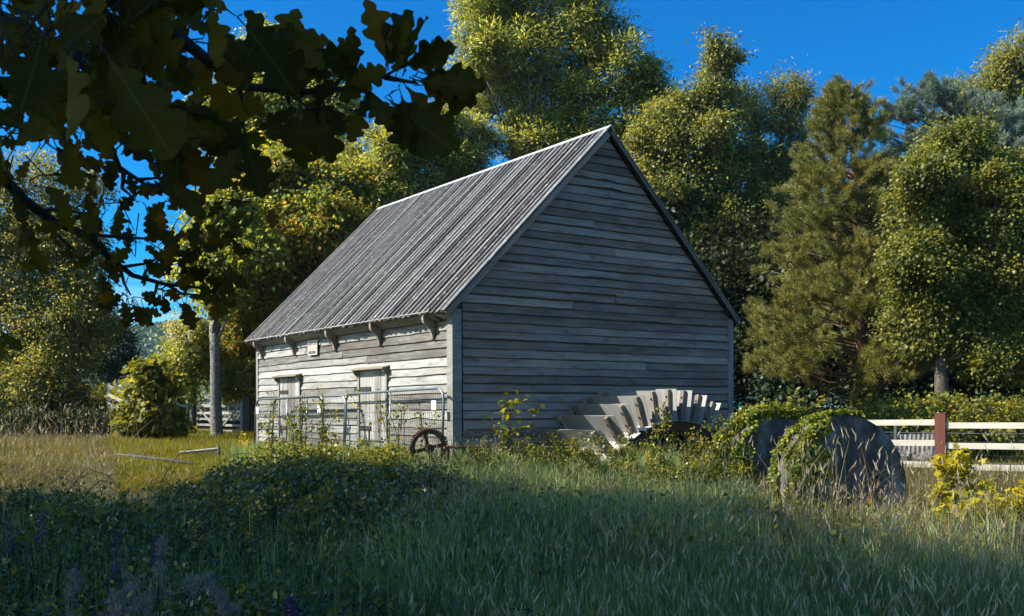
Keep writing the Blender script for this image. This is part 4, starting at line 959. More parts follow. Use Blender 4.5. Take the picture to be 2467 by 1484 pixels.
# dark woodland closing the view behind the barn and the right side: one tree built, the others copied
def wood_tree():
    lob = np.array([(0, 0, 4.0, 2.4, 2.2, 1.8), (1.5, .3, 5.5, 1.9, 1.8, 1.5), (-1.5, -.2, 5.6, 1.9, 1.8, 1.6), (.3, .5, 7.2, 1.9, 1.7, 1.5), (-.4, -.8, 8.6, 1.3, 1.3, 1.2), (-1.2, .2, 3.0, 1.9, 1.9, 1.1), (1.5, -.3, 3.1, 1.9, 1.9, 1.2), (0, .2, 2.0, 2.2, 2.0, .8)])
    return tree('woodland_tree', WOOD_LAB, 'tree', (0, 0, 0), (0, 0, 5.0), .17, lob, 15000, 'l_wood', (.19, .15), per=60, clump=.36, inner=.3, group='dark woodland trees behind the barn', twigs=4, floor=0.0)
WOOD_LAB = 'dark leafy tree of the shaded wood behind the barn'
wt = wood_tree()
spots = [(7.2, 37), (10.2, 40), (13.0, 36.5), (15.6, 38), (18.5, 35.5), (21.5, 38), (11.6, 32.6), (16.6, 31.8), (4.5, 44), (8.5, 47), (12.5, 48), (16.5, 46), (20.5, 47), (24.5, 45), (19.8, 31), (1.0, 47), (-2.5, 49), (-6.0, 46),
         (-9.3, 44), (-3.8, 42), (.2, 41), (26, 40), (28, 48), (30, 43), (-8.0, 50), (9.4, 34.5), (13.9, 41.5), (22.6, 33)]
wt_i = 0
for i, (x, y) in enumerate(spots):
    o = wt if i == 0 else copy_tree(wt)
    s = rng.uniform(.88, 1.0) * min(1.25, .0262 * y) * (.85 if x < 0 else 1.0)
    o.location = (x, y, float(gz(x, y)) - .05); o.rotation_euler = (0, 0, rng.uniform(0, 6.28)); o.scale = (s * 1.1, s * 1.1, s)
# far wooded hill
def hill():
    n = 110; xs = np.linspace(-420, 60, n); ys = np.linspace(260, 520, 40)
    X, Y = np.meshgrid(xs, ys)
    ridge = .62 * (2 + 44 * np.exp(-((X + 105) / 75) ** 2) + 30 * np.exp(-((X + 220) / 90) ** 2))
    Z = gz(X, Y) * 0 + ridge * smooth(255, 430, Y) + 1.2 * np.sin(X * .13) * np.sin(Y * .11)
    idx = np.arange(n * 40).reshape(40, n)
    me = bpy.data.meshes.new('hill')
    me.from_pydata(np.stack([X.ravel(), Y.ravel(), Z.ravel()], 1).tolist(), [], np.stack([idx[:-1, :-1], idx[:-1, 1:], idx[1:, 1:], idx[1:, :-1]], -1).reshape(-1, 4).tolist())
    M['hill'] = mat_solid('hill_woodland_floor', [(0.3, (0.02, 0.035, 0.016)), (0.7, (0.045, 0.06, 0.02))], .08, .95, 0, 0)
    tag(link('hill', me, 'hill'), kind='structure', label='far wooded hill rising in the gap on the left')
    k = 4200
    x = rng.uniform(-190, -60, k); y = rng.uniform(262, 440, k)
    rd = .62 * (2 + 44 * np.exp(-((x + 105) / 75) ** 2) + 30 * np.exp(-((x + 220) / 90) ** 2))
    z = rd * smooth(255, 430, y)
    per = 34
    d = unit(k * per); d[:, 2] = np.abs(d[:, 2]) * 1.1
    r_ = rng.uniform(1.8, 3.6, k)
    pos = np.repeat(np.stack([x, y, z + r_ * .6], 1), per, 0) + d * np.repeat(r_, per)[:, None] * rng.uniform(.75, 1.1, (k * per, 1))
    rr = np.clip(np.repeat(rng.random(k), per) * .6 + rng.random(k * per) * .4, 0, 1)
    me = leaves_mesh('woodland', pos, unit(k * per), d + unit(k * per) * .6, 1.5, 1.3, 'diamond', rr)
    tag(link('woodland', me, 'l_hill'), kind='stuff', label='mixed woodland covering the far blue green hill', cat='woodland')
hill()

# ------------------------------------------------------------------ hedge, bushes and undergrowth
def leaf_mass(name, label, cat, lobes, n, mat, leaf, shape='diamond', per=50, clump=.2, inner=.5, kind=None, up=.7, stems=0):
    base = np.array([lobes[:, 0].mean(), lobes[:, 1].mean(), 0]); base[2] = float(gz(base[0], base[1]))
    pos, outw, cc, li = crown_points(lobes, n, per, clump, inner)
    keep = pos[:, 2] > gz(pos[:, 0], pos[:, 1]) + .02; pos, outw = pos[keep], outw[keep]; n = len(pos)
    dirv = outw * .6 + unit(n) * .9; dirv[:, 2] -= .25
    nrm = outw * .4 + unit(n) * .7; nrm[:, 2] += up
    sz = rng.uniform(.65, 1.3, n)
    me_args = (dirv, nrm, leaf[0] * sz, leaf[1] * sz, shape)
    if kind == 'stuff':
        o = link(name, leaves_mesh(name, pos, *me_args), mat); return tag(o, label, cat, kind='stuff')
    t = thing(name, label, cat, base)
    mb = MB()
    for q in range(stems or 8):
        e = pos[rng.integers(0, n)]; b = np.array([base[0] + rng.normal() * .2, base[1] + rng.normal() * .2, base[2] - .1])
        mb.tube([b, b * .5 + e * .5 + ZU * .1, e], [.03, .02, .006], 5)
    mb.build('stems', 'bark_dark', t, True)
    link('foliage', leaves_mesh('foliage', pos - base, *me_args), mat, t)
    return t
leaf_mass('clipped_hedge', 'flat-topped sunny hedge far behind the pale rail fence', 'hedge', np.array([(P(x, 950, 45)[0], 45 + rng.uniform(-.5, .5), .9, 1.0, .7, P(x, 921 + (x - 200) * .05, 45)[2] - .9) for x in range(180, 470, 22)]), 14000, 'l_hedge', (.11, .08), clump=.16, inner=.7)
# young sycamore in the clearing
bb = P(372, 1062, 28.5)
tree('young_sycamore', 'bright young sycamore bush with big glossy leaves standing in the sunny clearing', 'bush', bb, P(370, 900, 28.5), .035,
     px_lobes(28.5, [(362, 878, 12, 24, 0), (365, 900, 22, 26, 0), (385, 925, 28, 30, 0), (350, 935, 32, 36, .2), (372, 965, 50, 40, 0), (335, 985, 36, 40, -.2), (405, 985, 36, 42, .2), (320, 1020, 34, 32, -.3), (372, 1020, 54, 38, -.3), (418, 1025, 32, 34, .3), (330, 920, 14, 18, 0)], .9),
     3000, 'l_bush', (.20, .18), 'maple', 'bark_dark', per=14, clump=.17, inner=.35, droop=.7, twigs=6, up=.9)
# dark ground layer of the wood: ivy and bramble under the trees
lob = []
for x in np.linspace(4.6, 30, 36):
    lob.append((x, 30.5 + rng.uniform(-.6, 1.6) + max(0, 8 - x) * .4, .5, 1.1, .9, rng.uniform(.7, 1.4)))
    lob.append((x, 36 + rng.uniform(-1, 2), 1.6, 1.3, 1.0, rng.uniform(1.6, 2.6)))
    lob.append((x * 1.35 - 1, 50 + rng.uniform(-1, 2), 2.0, 1.8, 1.2, rng.uniform(2.2, 3.6)))
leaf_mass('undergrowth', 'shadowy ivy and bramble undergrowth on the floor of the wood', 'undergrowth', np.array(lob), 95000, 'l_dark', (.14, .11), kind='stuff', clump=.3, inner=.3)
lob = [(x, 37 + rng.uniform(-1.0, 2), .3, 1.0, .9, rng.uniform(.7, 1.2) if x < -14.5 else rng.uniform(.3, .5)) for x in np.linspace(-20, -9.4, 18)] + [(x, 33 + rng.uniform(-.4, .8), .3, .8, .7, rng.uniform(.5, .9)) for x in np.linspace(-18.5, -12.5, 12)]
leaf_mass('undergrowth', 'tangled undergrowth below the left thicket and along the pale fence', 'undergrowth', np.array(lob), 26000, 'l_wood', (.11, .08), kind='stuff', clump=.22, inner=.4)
# bramble bank behind the white fence
leaf_mass('bramble_bank', 'sunlit bramble bank heaped behind the white rail fence', 'bramble', np.array([(P(x, y, 20.8)[0], 20.8 + rng.uniform(-.4, .6), P(x, y, 20.8)[2] - .25, .55, .5, .42) for x, y in
          ((2130, 1005), (2170, 1000), (2205, 985), (2240, 978), (2275, 985), (2310, 990), (2345, 982), (2380, 988), (2415, 985), (2450, 995), (2490, 1000), (2530, 1000), (2150, 1030), (2210, 1030), (2270, 1030), (2330, 1030), (2390, 1030), (2450, 1030), (2510, 1030))]),
          19000, 'l_rose', (.085, .06), 'diamond', clump=.13, inner=.5)
# ivy climbing the pine stem and ivy hanging on the two stones
pb_ = P(2085, 1000, 28.5)
def ivy_on(name, label, pts, nrms, mat='l_ivy', leaf=(.047, .045)):
    n = len(pts); base = pts.mean(0); base[2] = float(gz(base[0], base[1]))
    t = thing(name, label, 'ivy', base)
    mb = MB()
    for q in range(14):
        a, b = pts[rng.integers(0, n)], pts[rng.integers(0, n)]
        if np.linalg.norm(a - b) < .6: mb.tube([a - nrms[0] * .0, (a + b) / 2, b], .006, 4, cap=False)
    mb.build('stems', 'bark_dark', t)
    d = unit(n); d[:, 2] -= .9; d += nrms * .25
    nn = nrms * .9 + unit(n) * .5; nn[:, 2] += .3
    sz = rng.uniform(.6, 1.25, n)
    link('leaves', leaves_mesh('leaves', pts - base, d, nn, leaf[0] * sz, leaf[1] * sz, 'maple'), mat, t)
n = 3800; a = rng.uniform(0, 6.28, n); zz = rng.uniform(0, 2.4, n) ** 1.0
ivy_on('ivy', 'dark ivy wrapped round the foot of the pine trunk', np.stack([pb_[0] + np.cos(a) * (.27 + .12 * rng.random(n)), pb_[1] + np.sin(a) * (.27 + .12 * rng.random(n)), float(gz(pb_[0], pb_[1])) + zz], 1), np.stack([np.cos(a), np.sin(a), 0 * a], 1), 'l_field', (.11, .10))
def stone_ivy(st, R_, th, a0, a1, n_rim, face, n_face, name, label, bulge):
    pt, nrm, u, v = st; pts = []; ns = []
    while len(pts) < n_rim:
        a = rng.uniform(a0, a1); f = rng.random(); e = abs(rng.normal()) * bulge
        edge = math.sin(a * 7) * .2 + math.sin(a * 13 + 2) * .15
        if face and -1.9 < a < -.55 and .05 < f + edge * .4 < .62: continue        # bare patch of the rim
        rd = u * math.sin(a) + v * math.cos(a)
        pts.append(pt(R_ + .01 + e, a, -th * f + .02)); ns.append(rd)
    while len(pts) < n_rim + n_face:
        x = rng.uniform(-R_, face[0]) ; y = rng.uniform(face[1], R_)
        r2 = math.hypot(x, y)
        lim_ = face[0] - .16 * (1 - y / R_) + .10 * math.sin(y * 9) + .07 * math.sin(y * 21)
        if r2 > R_ or x > lim_: continue
        if rng.random() < smooth(-.25, .12, x - lim_ + .12) * .8: continue
        a = math.atan2(x, y); pts.append(pt(r2, a, .012 + abs(rng.normal()) * .035)); ns.append(nrm)
    ivy_on(name, label, np.array(pts), np.array(ns))
stone_ivy(st1, .88, .42, -1.9, .35, 4200, (-.20, -.6), 7500, 'ivy', 'ivy hanging over the left half of the nearest round stone', .03)
stone_ivy(st2, .85, .42, -2.0, .35, 9500, (-.38, -.5), 4200, 'ivy', 'bright yellow green ivy cloaking the rear round stone', .09)

# ------------------------------------------------------------------ shrubs, saplings and briars
def sprig(name, label, cat, base, stems, mat, leaf, n_leaf, shape='oval', bark='bark_dark', hips=0, r0=.008, droop=.25, group=None, spread=.05):
    """stems: list of 3-D point lists; leaves alternate along each stem"""
    base = np.asarray(base, float)
    t = thing(name, label, cat, base, group)
    mb = MB(); pos = []; dr = []
    for st in stems:
        st = [np.asarray(p, float) for p in st]; k = len(st)
        mb.tube(st, list(np.linspace(r0, r0 * .3, k)), 5)
        seg = np.array(st)
        for q in range(n_leaf):
            f = rng.uniform(.12, 1.0) * (k - 1); i = min(int(f), k - 2); g = f - i
            p = seg[i] * (1 - g) + seg[i + 1] * g; tn = seg[i + 1] - seg[i]; tn /= np.linalg.norm(tn) + 1e-6
            pos.append(p + rng.normal(size=3) * spread); dr.append(tn * .4 + unit(1)[0] * .9)
    mb.build('stems', bark, t, True)
    pos = np.array(pos); dr = np.array(dr); dr[:, 2] -= droop * .5; n = len(pos)
    nn = unit(n) * .6; nn[:, 2] += .8; sz = rng.uniform(.55, 1.2, n)
    link('leaves', leaves_mesh('leaves', pos - base, dr, nn, leaf[0] * sz, leaf[1] * sz, shape), mat, t)
    for q in range(hips):
        p = pos[rng.integers(0, n)]
        hb = MB(); hb.tube([p, p - ZU * .006, p - ZU * .016, p - ZU * .024], [.004, .010, .010, .004], 7); hb.build('rose_hip', 'hip', t, True)
    return t
def arch(a, b, lift=.2, k=7, side=None):
    a, b = np.asarray(a, float), np.asarray(b, float); s = unit(1)[0] * .04 if side is None else side
    return [a + (b - a) * f + (ZU * lift + s) * math.sin(f * math.pi) for f in np.linspace(0, 1, k)]
# alder shoots beside the gable corner
ab = P(1235, 1095, 16.2)
sprig('alder_sapling', 'slim alder shoot with round lit leaves against the shaded gable', 'sapling', ab, [arch(ab, P(1226, 925, 16.2), .0), arch(ab, P(1296, 975, 16.2), .02), arch(P(1228, 1030, 16.2), P(1205, 965, 16.2), .0), arch(P(1228, 1000, 16.2), P(1250, 960, 16.2), .0), arch(ab, P(1185, 1010, 16.2), .05)], 'l_bush', (.105, .085), 20, 'oval', r0=.007)
# wild rose bushes along the gable and before the wheel
def rose(label, spots_, Y, n_leaf=46, hips=3, mat='l_rose', leaf=(.05, .033), dn=1120, r0=.006):
    b = P(sum(s[0] for s in spots_) / len(spots_), dn, Y)
    st = []
    for (x, y) in spots_:
        bx = b + np.array([rng.normal() * .12 + (P(x, y, Y)[0] - b[0]) * .6, rng.normal() * .15, -.25])
        st.append(arch(bx, P(x, y, Y + rng.uniform(-.25, .25)), rng.uniform(0, .12)))
        e = P(x + rng.uniform(-40, 40), y + rng.uniform(5, 50), Y + rng.uniform(-.3, .3)); st.append(arch(st[-1][3], e, .08))
    return sprig('wild_rose', label, 'rose bush', b, st, mat, leaf, n_leaf, 'oval', hips=hips, r0=r0)
rose('low sunny wild rose thicket at the foot of the gable', [(1350, 1045), (1375, 1055), (1300, 1065), (1130, 1065), (1160, 1050), (1200, 1040), (1240, 1050), (1280, 1030), (1310, 1045), (1340, 1060), (1180, 1075), (1260, 1075), (1330, 1085), (1385, 1075)], 16.2, 62, 2)
rose('wild rose with red hips in front of the lowest wheel paddles', [(1400, 1065), (1425, 1060), (1455, 1050), (1390, 1085), (1370, 1070), (1440, 1085), (1475, 1075), (1500, 1060), (1520, 1040), (1545, 1065), (1420, 1105), (1500, 1095)], 15.6, 56, 9)
rose('tall wild rose sprays before the dark middle of the water wheel', [(1575, 1020), (1598, 975), (1560, 1060), (1620, 1050), (1655, 1040), (1680, 1045), (1640, 1075), (1590, 1085), (1700, 1060), (1670, 1090), (1610, 1110), (1570, 1115)], 15.2, 60, 6)
rose('wild rose between the water wheel and the ivy clad rear stone', [(1735, 1000), (1765, 985), (1748, 1030), (1715, 1075), (1780, 1040), (1700, 1100), (1740, 1110)], 15.6, 54, 2)
rose('low sunny bramble spreading before the rear round stone', [(1640, 1130), (1680, 1125), (1720, 1120), (1760, 1125), (1800, 1135), (1700, 1150), (1580, 1140), (1520, 1135)], 14.6, 70, 0)
# briars before the barn doors
def briar(label, spots_, Y, n_leaf=60, **k): return rose(label, spots_, Y, n_leaf, 0, 'l_rose', (.065, .045), **k)
briar('tangled bramble stems climbing the gates between the two barn doors', [(690, 1000), (715, 985), (735, 940), (765, 935), (780, 960), (750, 1010), (700, 1040), (780, 1020), (800, 990), (720, 1060), (770, 1070), (815, 1050)], 17.6, 46, r0=.008)
briar('long arching bramble cane reaching right across the nearest gate', [(860, 930), (905, 945), (960, 960), (1010, 965), (1050, 985), (990, 955), (930, 935)], 17.0, 22, r0=.007)
briar('bramble sprays before the shorter barn door at the left end of the gates', [(655, 935), (640, 960), (650, 1000), (665, 1040), (640, 1070), (690, 1075), (675, 1020)], 18.6, 34)
briar('low bramble mound at the foot of the taller barn door', [(830, 1075), (870, 1060), (910, 1075), (950, 1070), (985, 1080), (850, 1095), (930, 1095), (890, 1100), (800, 1090)], 16.6, 80)
leaf_mass('gate_weeds', 'rank weeds and bramble along the foot of the mesh gates', 'weeds', np.array([(P(x, y, Y)[0], Y, P(x, y, Y)[2], rng.uniform(.16, .30), .25, rng.uniform(.10, .24)) for x, y, Y in
          ((q, rng.uniform(1103, 1135), rng.uniform(15.6, 17.4)) for q in np.linspace(632, 965, 34))]), 15000, 'l_rose', (.055, .036), 'oval', clump=.10, inner=.3, kind='stuff')
leaf_mass('gate_weeds', 'darker bramble tangle just in front of the gate weeds', 'weeds', np.array([(P(x, y, Y)[0], Y, P(x, y, Y)[2], rng.uniform(.2, .34), .3, rng.uniform(.12, .26)) for x, y, Y in
          ((q, rng.uniform(1150, 1200), rng.uniform(13.4, 15.2)) for q in np.linspace(520, 1090, 56))]), 22000, 'l_bramble', (.055, .038), 'oval', clump=.11, inner=.3, kind='stuff')
# dead dark stems round the cog wheel
dd = P(1090, 1100, 16.1)
sprig('dead_weeds', 'leafless dark tangle of dead stems over the rusty frame beside the cog wheel', 'dead weeds', dd, [arch(P(x, 1130, 16.2), P(x + rng.uniform(-60, 60), rng.uniform(1025, 1085), 16.1 + rng.uniform(-.3, .3)), .05) for x in np.linspace(1035, 1170, 46)], 'l_wood', (.028, .012), 7, 'diamond', r0=.0045)
# leafy shoots behind the stones and beside the fence
ls = P(1925, 1020, 17.5)
sprig('leafy_shoot', 'pair of leafy alder shoots rising behind the two round stones', 'sapling', ls, [arch(ls, P(1918, 942, 17.5), .0), arch(ls, P(1975, 965, 17.5), .04), arch(ls, P(1880, 985, 17.5), .03), arch(ls, P(1950, 985, 17.5), .0), arch(ls, P(1900, 965, 17.5), .0)], 'l_field', (.13, .10), 18, 'oval')
ls = P(2390, 1000, 19.5)
sprig('leafy_shoot', 'slanting leafy spray standing above the bramble bank by the fence', 'sapling', ls, [arch(ls, P(2408, 958, 19.5), .0), arch(ls, P(2370, 965, 19.5), .0), arch(ls, P(2345, 985, 19.5), .03)], 'l_field', (.09, .07), 22, 'oval')
ys_ = P(2295, 1255, 12.4)
sprig('sycamore_sapling', 'yellow leaved sycamore sapling in front of the red brown fence post', 'sapling', ys_, [arch(ys_, P(2298, 1075, 12.4), .0), arch(P(2296, 1180, 12.4), P(2335, 1120, 12.4), .02), arch(P(2296, 1170, 12.4), P(2262, 1110, 12.4), .02), arch(P(2296, 1220, 12.4), P(2370, 1185, 12.4), .05), arch(P(2296, 1220, 12.4), P(2240, 1190, 12.4), .05), arch(P(2296, 1150, 12.4), P(2320, 1085, 12.4), .0), arch(P(2296, 1240, 12.4), P(2350, 1225, 12.4), .06), arch(P(2296, 1235, 12.4), P(2265, 1165, 12.4), .02)], 'l_yellow', (.115, .10), 46, 'maple', r0=.006, droop=1.2, spread=.04)
ys_ = P(2400, 1290, 11.6)
sprig('sycamore_sapling', 'low spreading yellow green sapling at the right edge below the white fence', 'sapling', ys_, [arch(ys_ + np.array([q * .1, 0, 0]), P(2400 + x, y, 11.6 + rng.uniform(-.3, .3)), .05) for q, (x, y) in enumerate(((-120, 1190), (-80, 1220), (-20, 1180), (40, 1200), (60, 1170), (-150, 1235), (90, 1220), (10, 1230), (-60, 1200), (-100, 1250), (30, 1260), (-170, 1210), (70, 1240), (-40, 1170)))], 'l_yellow', (.10, .09), 52, 'maple', r0=.005, droop=1.0, spread=.05)
fy = P(585, 1028 + 55, 22)
sprig('yellow_wildflower', 'small yellow ragwort flower in the sunny lawn below the pale trunk', 'flower', P(585, 1085, 24), [arch(P(585, 1085, 24), P(583, 1040, 24), .0)] * 2, 'flower_y', (.06, .06), 26, 'diamond', spread=.05)
# ------------------------------------------------------------------ grass, brambles and flowers of the foreground
def grass(name, label, cat, x, y, h, w, mat, lean=.35, seg=3, curl=.5, rnd=None, z=None):
    """each blade a narrow curved ribbon of seg pieces, tapering to the tip"""
    n = len(x); base = np.stack([x, y, (gz(x, y) if z is None else z) - .03], 1)
    az = rng.uniform(0, 2 * math.pi, n); l = np.abs(rng.normal(0, lean, n))
    dx = np.stack([np.cos(az), np.sin(az), 0 * az], 1)
    fac = rng.uniform(0, math.pi, n); sd = np.stack([np.cos(fac), np.sin(fac), 0 * fac], 1)
    P_ = []; w = np.broadcast_to(np.asarray(w, float), (n,))
    for i in range(seg + 1):
        f = i / seg
        c = base + dx * ((l * f + curl * l * f * f) * h)[:, None] + ZU * (h * (f - .35 * np.minimum(l, 1.0) * f * f))[:, None]
        hw = w * (1 - f) ** .7 * .5 + .0008
        P_.append((c - sd * hw[:, None], c + sd * hw[:, None]))
    V = np.empty((n, 2 * (seg + 1), 3))
    for i, (a, b) in enumerate(P_): V[:, i] = a; V[:, 2 * seg + 1 - i] = b
    return polys_quads(name, P_, rng.random(n) if rnd is None else rnd, mat, label, cat), P_[-1]
def polys_quads(name, P_, rnd, mat, label, cat):
    seg = len(P_) - 1; n = len(P_[0][0])
    V = np.stack([q for ab in P_ for q in ab], 1)          # n, 2*(seg+1), 3
    k = 2 * (seg + 1)
    f = np.array([[2 * i, 2 * i + 1, 2 * i + 3, 2 * i + 2] for i in range(seg)])
    F = (np.arange(n)[:, None, None] * k + f[None]).reshape(-1, 4)
    me = bpy.data.meshes.new(name)
    me.vertices.add(n * k); me.vertices.foreach_set('co', V.reshape(-1).astype('f'))
    me.loops.add(F.size); me.loops.foreach_set('vertex_index', F.ravel().astype('i'))
    me.polygons.add(len(F)); me.polygons.foreach_set('loop_start', np.arange(0, F.size, 4, dtype='i'))
    me.attributes.new('rnd', 'FLOAT', 'POINT').data.foreach_set('value', np.repeat(rnd, k).astype('f'))
    me.update(calc_edges=True)
    return tag(link(name, me, mat), label, cat, kind='stuff')
def scatter(n, y0, y1, xf0, xf1, pw=1.0, tuft=0, tr=.12):
    """n ground points between depths y0,y1, x between fractions of the depth; optionally gathered in tufts"""
    m = n if not tuft else max(1, n // tuft)
    u = rng.random(m); y = y0 * (y1 / y0) ** (u ** pw)
    x = (xf0(y) if callable(xf0) else xf0 * y) ; x1 = (xf1(y) if callable(xf1) else xf1 * y)
    x = x + (x1 - x) * rng.random(m)
    if tuft:
        i = rng.integers(0, m, n); x = x[i] + rng.normal(size=n) * tr; y = y[i] + rng.normal(size=n) * tr
    return x, y
def in_barn(x, y):
    w = (x - BC[0]) * G[0] + (y - BC[1]) * G[1]; s = (x - BC[0]) * E[0] + (y - BC[1]) * E[1]
    return (w > -.12) & (s > -.12) & (w < BW + .1) & (s < BL + .1)
def clean(x, y, extra=None):
    k = ~in_barn(x, y)
    for c in (S1C, S2C): k &= np.hypot(x - c[0], (y - c[1] - .2)) > .2
    w = (x - BC[0]) * G[0] + (y - BC[1]) * G[1]; s = (x - BC[0]) * E[0] + (y - BC[1]) * E[1]
    k &= ~((s < -.45) & (s > -2.3) & (w > .9) & (w < 6.2))
    return x[k], y[k]
left_edge = lambda y: -.09 * y + .45 * np.sin(y * 1.3)          # brambles left of this, grass right of it
# tall shaded grass, centre and right
x, y = clean(*scatter(100000, 4.2, 16.8, lambda y: np.maximum(left_edge(y), -2.6 + .2 * (y - 12)), .56, 1.0, 16, .13))
kp = ~((x > .25 * y + .3 * np.sin(y * 2)) & (y > 8.6) & (rng.random(len(x)) < .85)); x, y = x[kp], y[kp]
hh = rng.uniform(.38, .80, len(x)) * (1 - .42 * smooth(9, 15, y)) * (1 + .12 * np.sin(x * 1.7) * np.sin(y * 1.3))
grass('tall_grass', 'tall blue green meadow grass in the shade before the barn', 'grass', x, y, hh, .0038 + .0006 * y, 'g_shade', .36, 4, .7)
x, y = clean(*scatter(4200, 4.0, 16.5, lambda y: left_edge(y) - .2, .56, .9, 10, .2))
xs_, ys2 = clean(*scatter(16000, 4.0, 16.5, lambda y: left_edge(y) - .2, .56, .9, 6, .3))
grass('straw_blades', 'dead straw coloured blades tangled through the shaded meadow', 'grass', xs_, ys2, rng.uniform(.35, .75, len(xs_)) * (1 - .38 * smooth(9, 15, ys2)), .003 + .0004 * ys2, 'g_dry', .75, 4, .9)
ob, tip = grass('grass_stalks', 'pale seeding grass stalks standing over the shaded meadow', 'grass', x, y, rng.uniform(.6, .98, len(x)) * (1 - .38 * smooth(9, 15, y)), .0035 + .0003 * y, 'g_dry', .22, 4, .8)
def seeds(name, label, tips, L_, W_, mat='seed'):
    c = (tips[0] + tips[1]) / 2; n = len(c)
    d = unit(n) * .45; d[:, 2] += .8
    p = np.concatenate([c, c]); dd = np.concatenate([d, d]); nn = unit(n); nn[:, 2] *= .2; nn2 = np.cross(d, nn)
    me = leaves_mesh(name, p, dd, np.concatenate([nn, nn2]), np.tile(L_ * rng.uniform(.6, 1.3, n), 2), W_, 'lance')
    tag(link(name, me, mat), label, 'grass', kind='stuff')
seeds('seed_heads', 'pale seed heads of the meadow grass before the barn', tip, .085, .010)
# dry straw grass, left middle distance
x, y = clean(*scatter(7000, 14.2, 27, -.56, lambda y: np.where(y > 16.5, -.37 * y, -.27 * y), 1.0, 12, .22))
grass('green_grass', 'green grass mixed into the straw on the left', 'grass', x, y, rng.uniform(.08, .30, len(x)) * np.where((x > -.44 * y) & (y < 20.5), .5, 1), .011, 'g_lawn', .6, 3, .8)
x, y = clean(*scatter(40000, 14.2, 33, -.56, lambda y: np.where(y > 16.5, -.35 * y, -.25 * y), 1.0, 12, .22))
ob, tip = grass('dry_grass', 'straw coloured dry grass between the brambles and the left thicket', 'grass', x, y, rng.uniform(.08, .34, len(x)) * (1 - .3 * smooth(15.5, 18, y)) * np.where((x > -.44 * y) & (y < 20.5), .5, 1), .0075, 'g_dry', .95, 4, 1.2)
k = rng.random(len(x)) < .035
seeds('dry_seed_heads', 'bleached drooping seed heads of the dry grass on the left', (tip[0][k], tip[1][k]), .13, .014)
x, y = clean(*scatter(210, 20.5, 28.5, -.56, lambda y: np.where(y > 24, -.36 * y, -.42 * y), 1.0, 5, .35))
ob, tip = grass('reed_grass', 'tall bleached grass plumes in front of the left thicket', 'grass', x, y, rng.uniform(.3, 1.1, len(x)), .010, 'g_dry', .2, 4, .6)
seeds('plumes', 'bleached plumes of the tall grass in front of the left thicket', tip, .20, .020)
# sunny lawn by the gate
x, y = clean(*scatter(80000, 15.2, 36, lambda y: -.39 * y - .02 * np.clip(y - 22, 0, 9) * 1.0, lambda y: -.19 * y, 1.0))
grass('lawn_grass', 'short bright yellow green lawn beside the far end of the barn', 'grass', x, y, rng.uniform(.10, .30, len(x)) * np.where(y < 20.5, .55, 1), .013, 'g_lawn', .6, 2)
x, y = clean(*scatter(26000, 18, 34, .33, .56, 1.0))
grass('bank_grass', 'short grass beyond the white fence and stones', 'grass', x, y, rng.uniform(.12, .35, len(x)), .015, 'g_lawn', .5, 2)
x, y = clean(*scatter(14000, 16, 31, .17, .40, 1.0))
grass('bank_grass', 'short grass between the water wheel and the wood', 'grass', x, y, rng.uniform(.12, .3, len(x)), .014, 'g_lawn', .5, 2)
# dry sunny weeds on the right
x, y = clean(*scatter(36000, 7.8, 17.5, .24, .57, .9, 10, .15))
ob, tip = grass('dry_grass', 'sunlit straw grass round the stones and below the white fence', 'grass', x, y, rng.uniform(.18, .48, len(x)), .009, 'g_dry', .45, 3, .8)
x, y = scatter(170, 9.5, 12.9, .24, .44, 1.0, 6, .2)
ob, tip = grass('tall_stalks', 'long bending straw stalks crossing the face of the nearest stone', 'grass', x, y, rng.uniform(.9, 1.45, len(x)), .009, 'g_dry', .5, 5, .9)
seeds('stalk_heads', 'thin seed spikes on the long straw stalks by the nearest stone', tip, .13, .014)
# base weeds in front of barn and gates
x, y = clean(*scatter(16000, 14.8, 20.5, -.27, .16, 1.0, 10, .18))
k = (x - BC[0]) * G[0] + (y - BC[1]) * G[1] < .2; k |= (x - BC[0]) * E[0] + (y - BC[1]) * E[1] < -.1; x, y = x[k], y[k]
grass('wall_weeds', 'mixed weeds and grass along the foot of the barn and gates', 'weeds', x, y, rng.uniform(.15, .5, len(x)), .011, 'g_shade', .35)

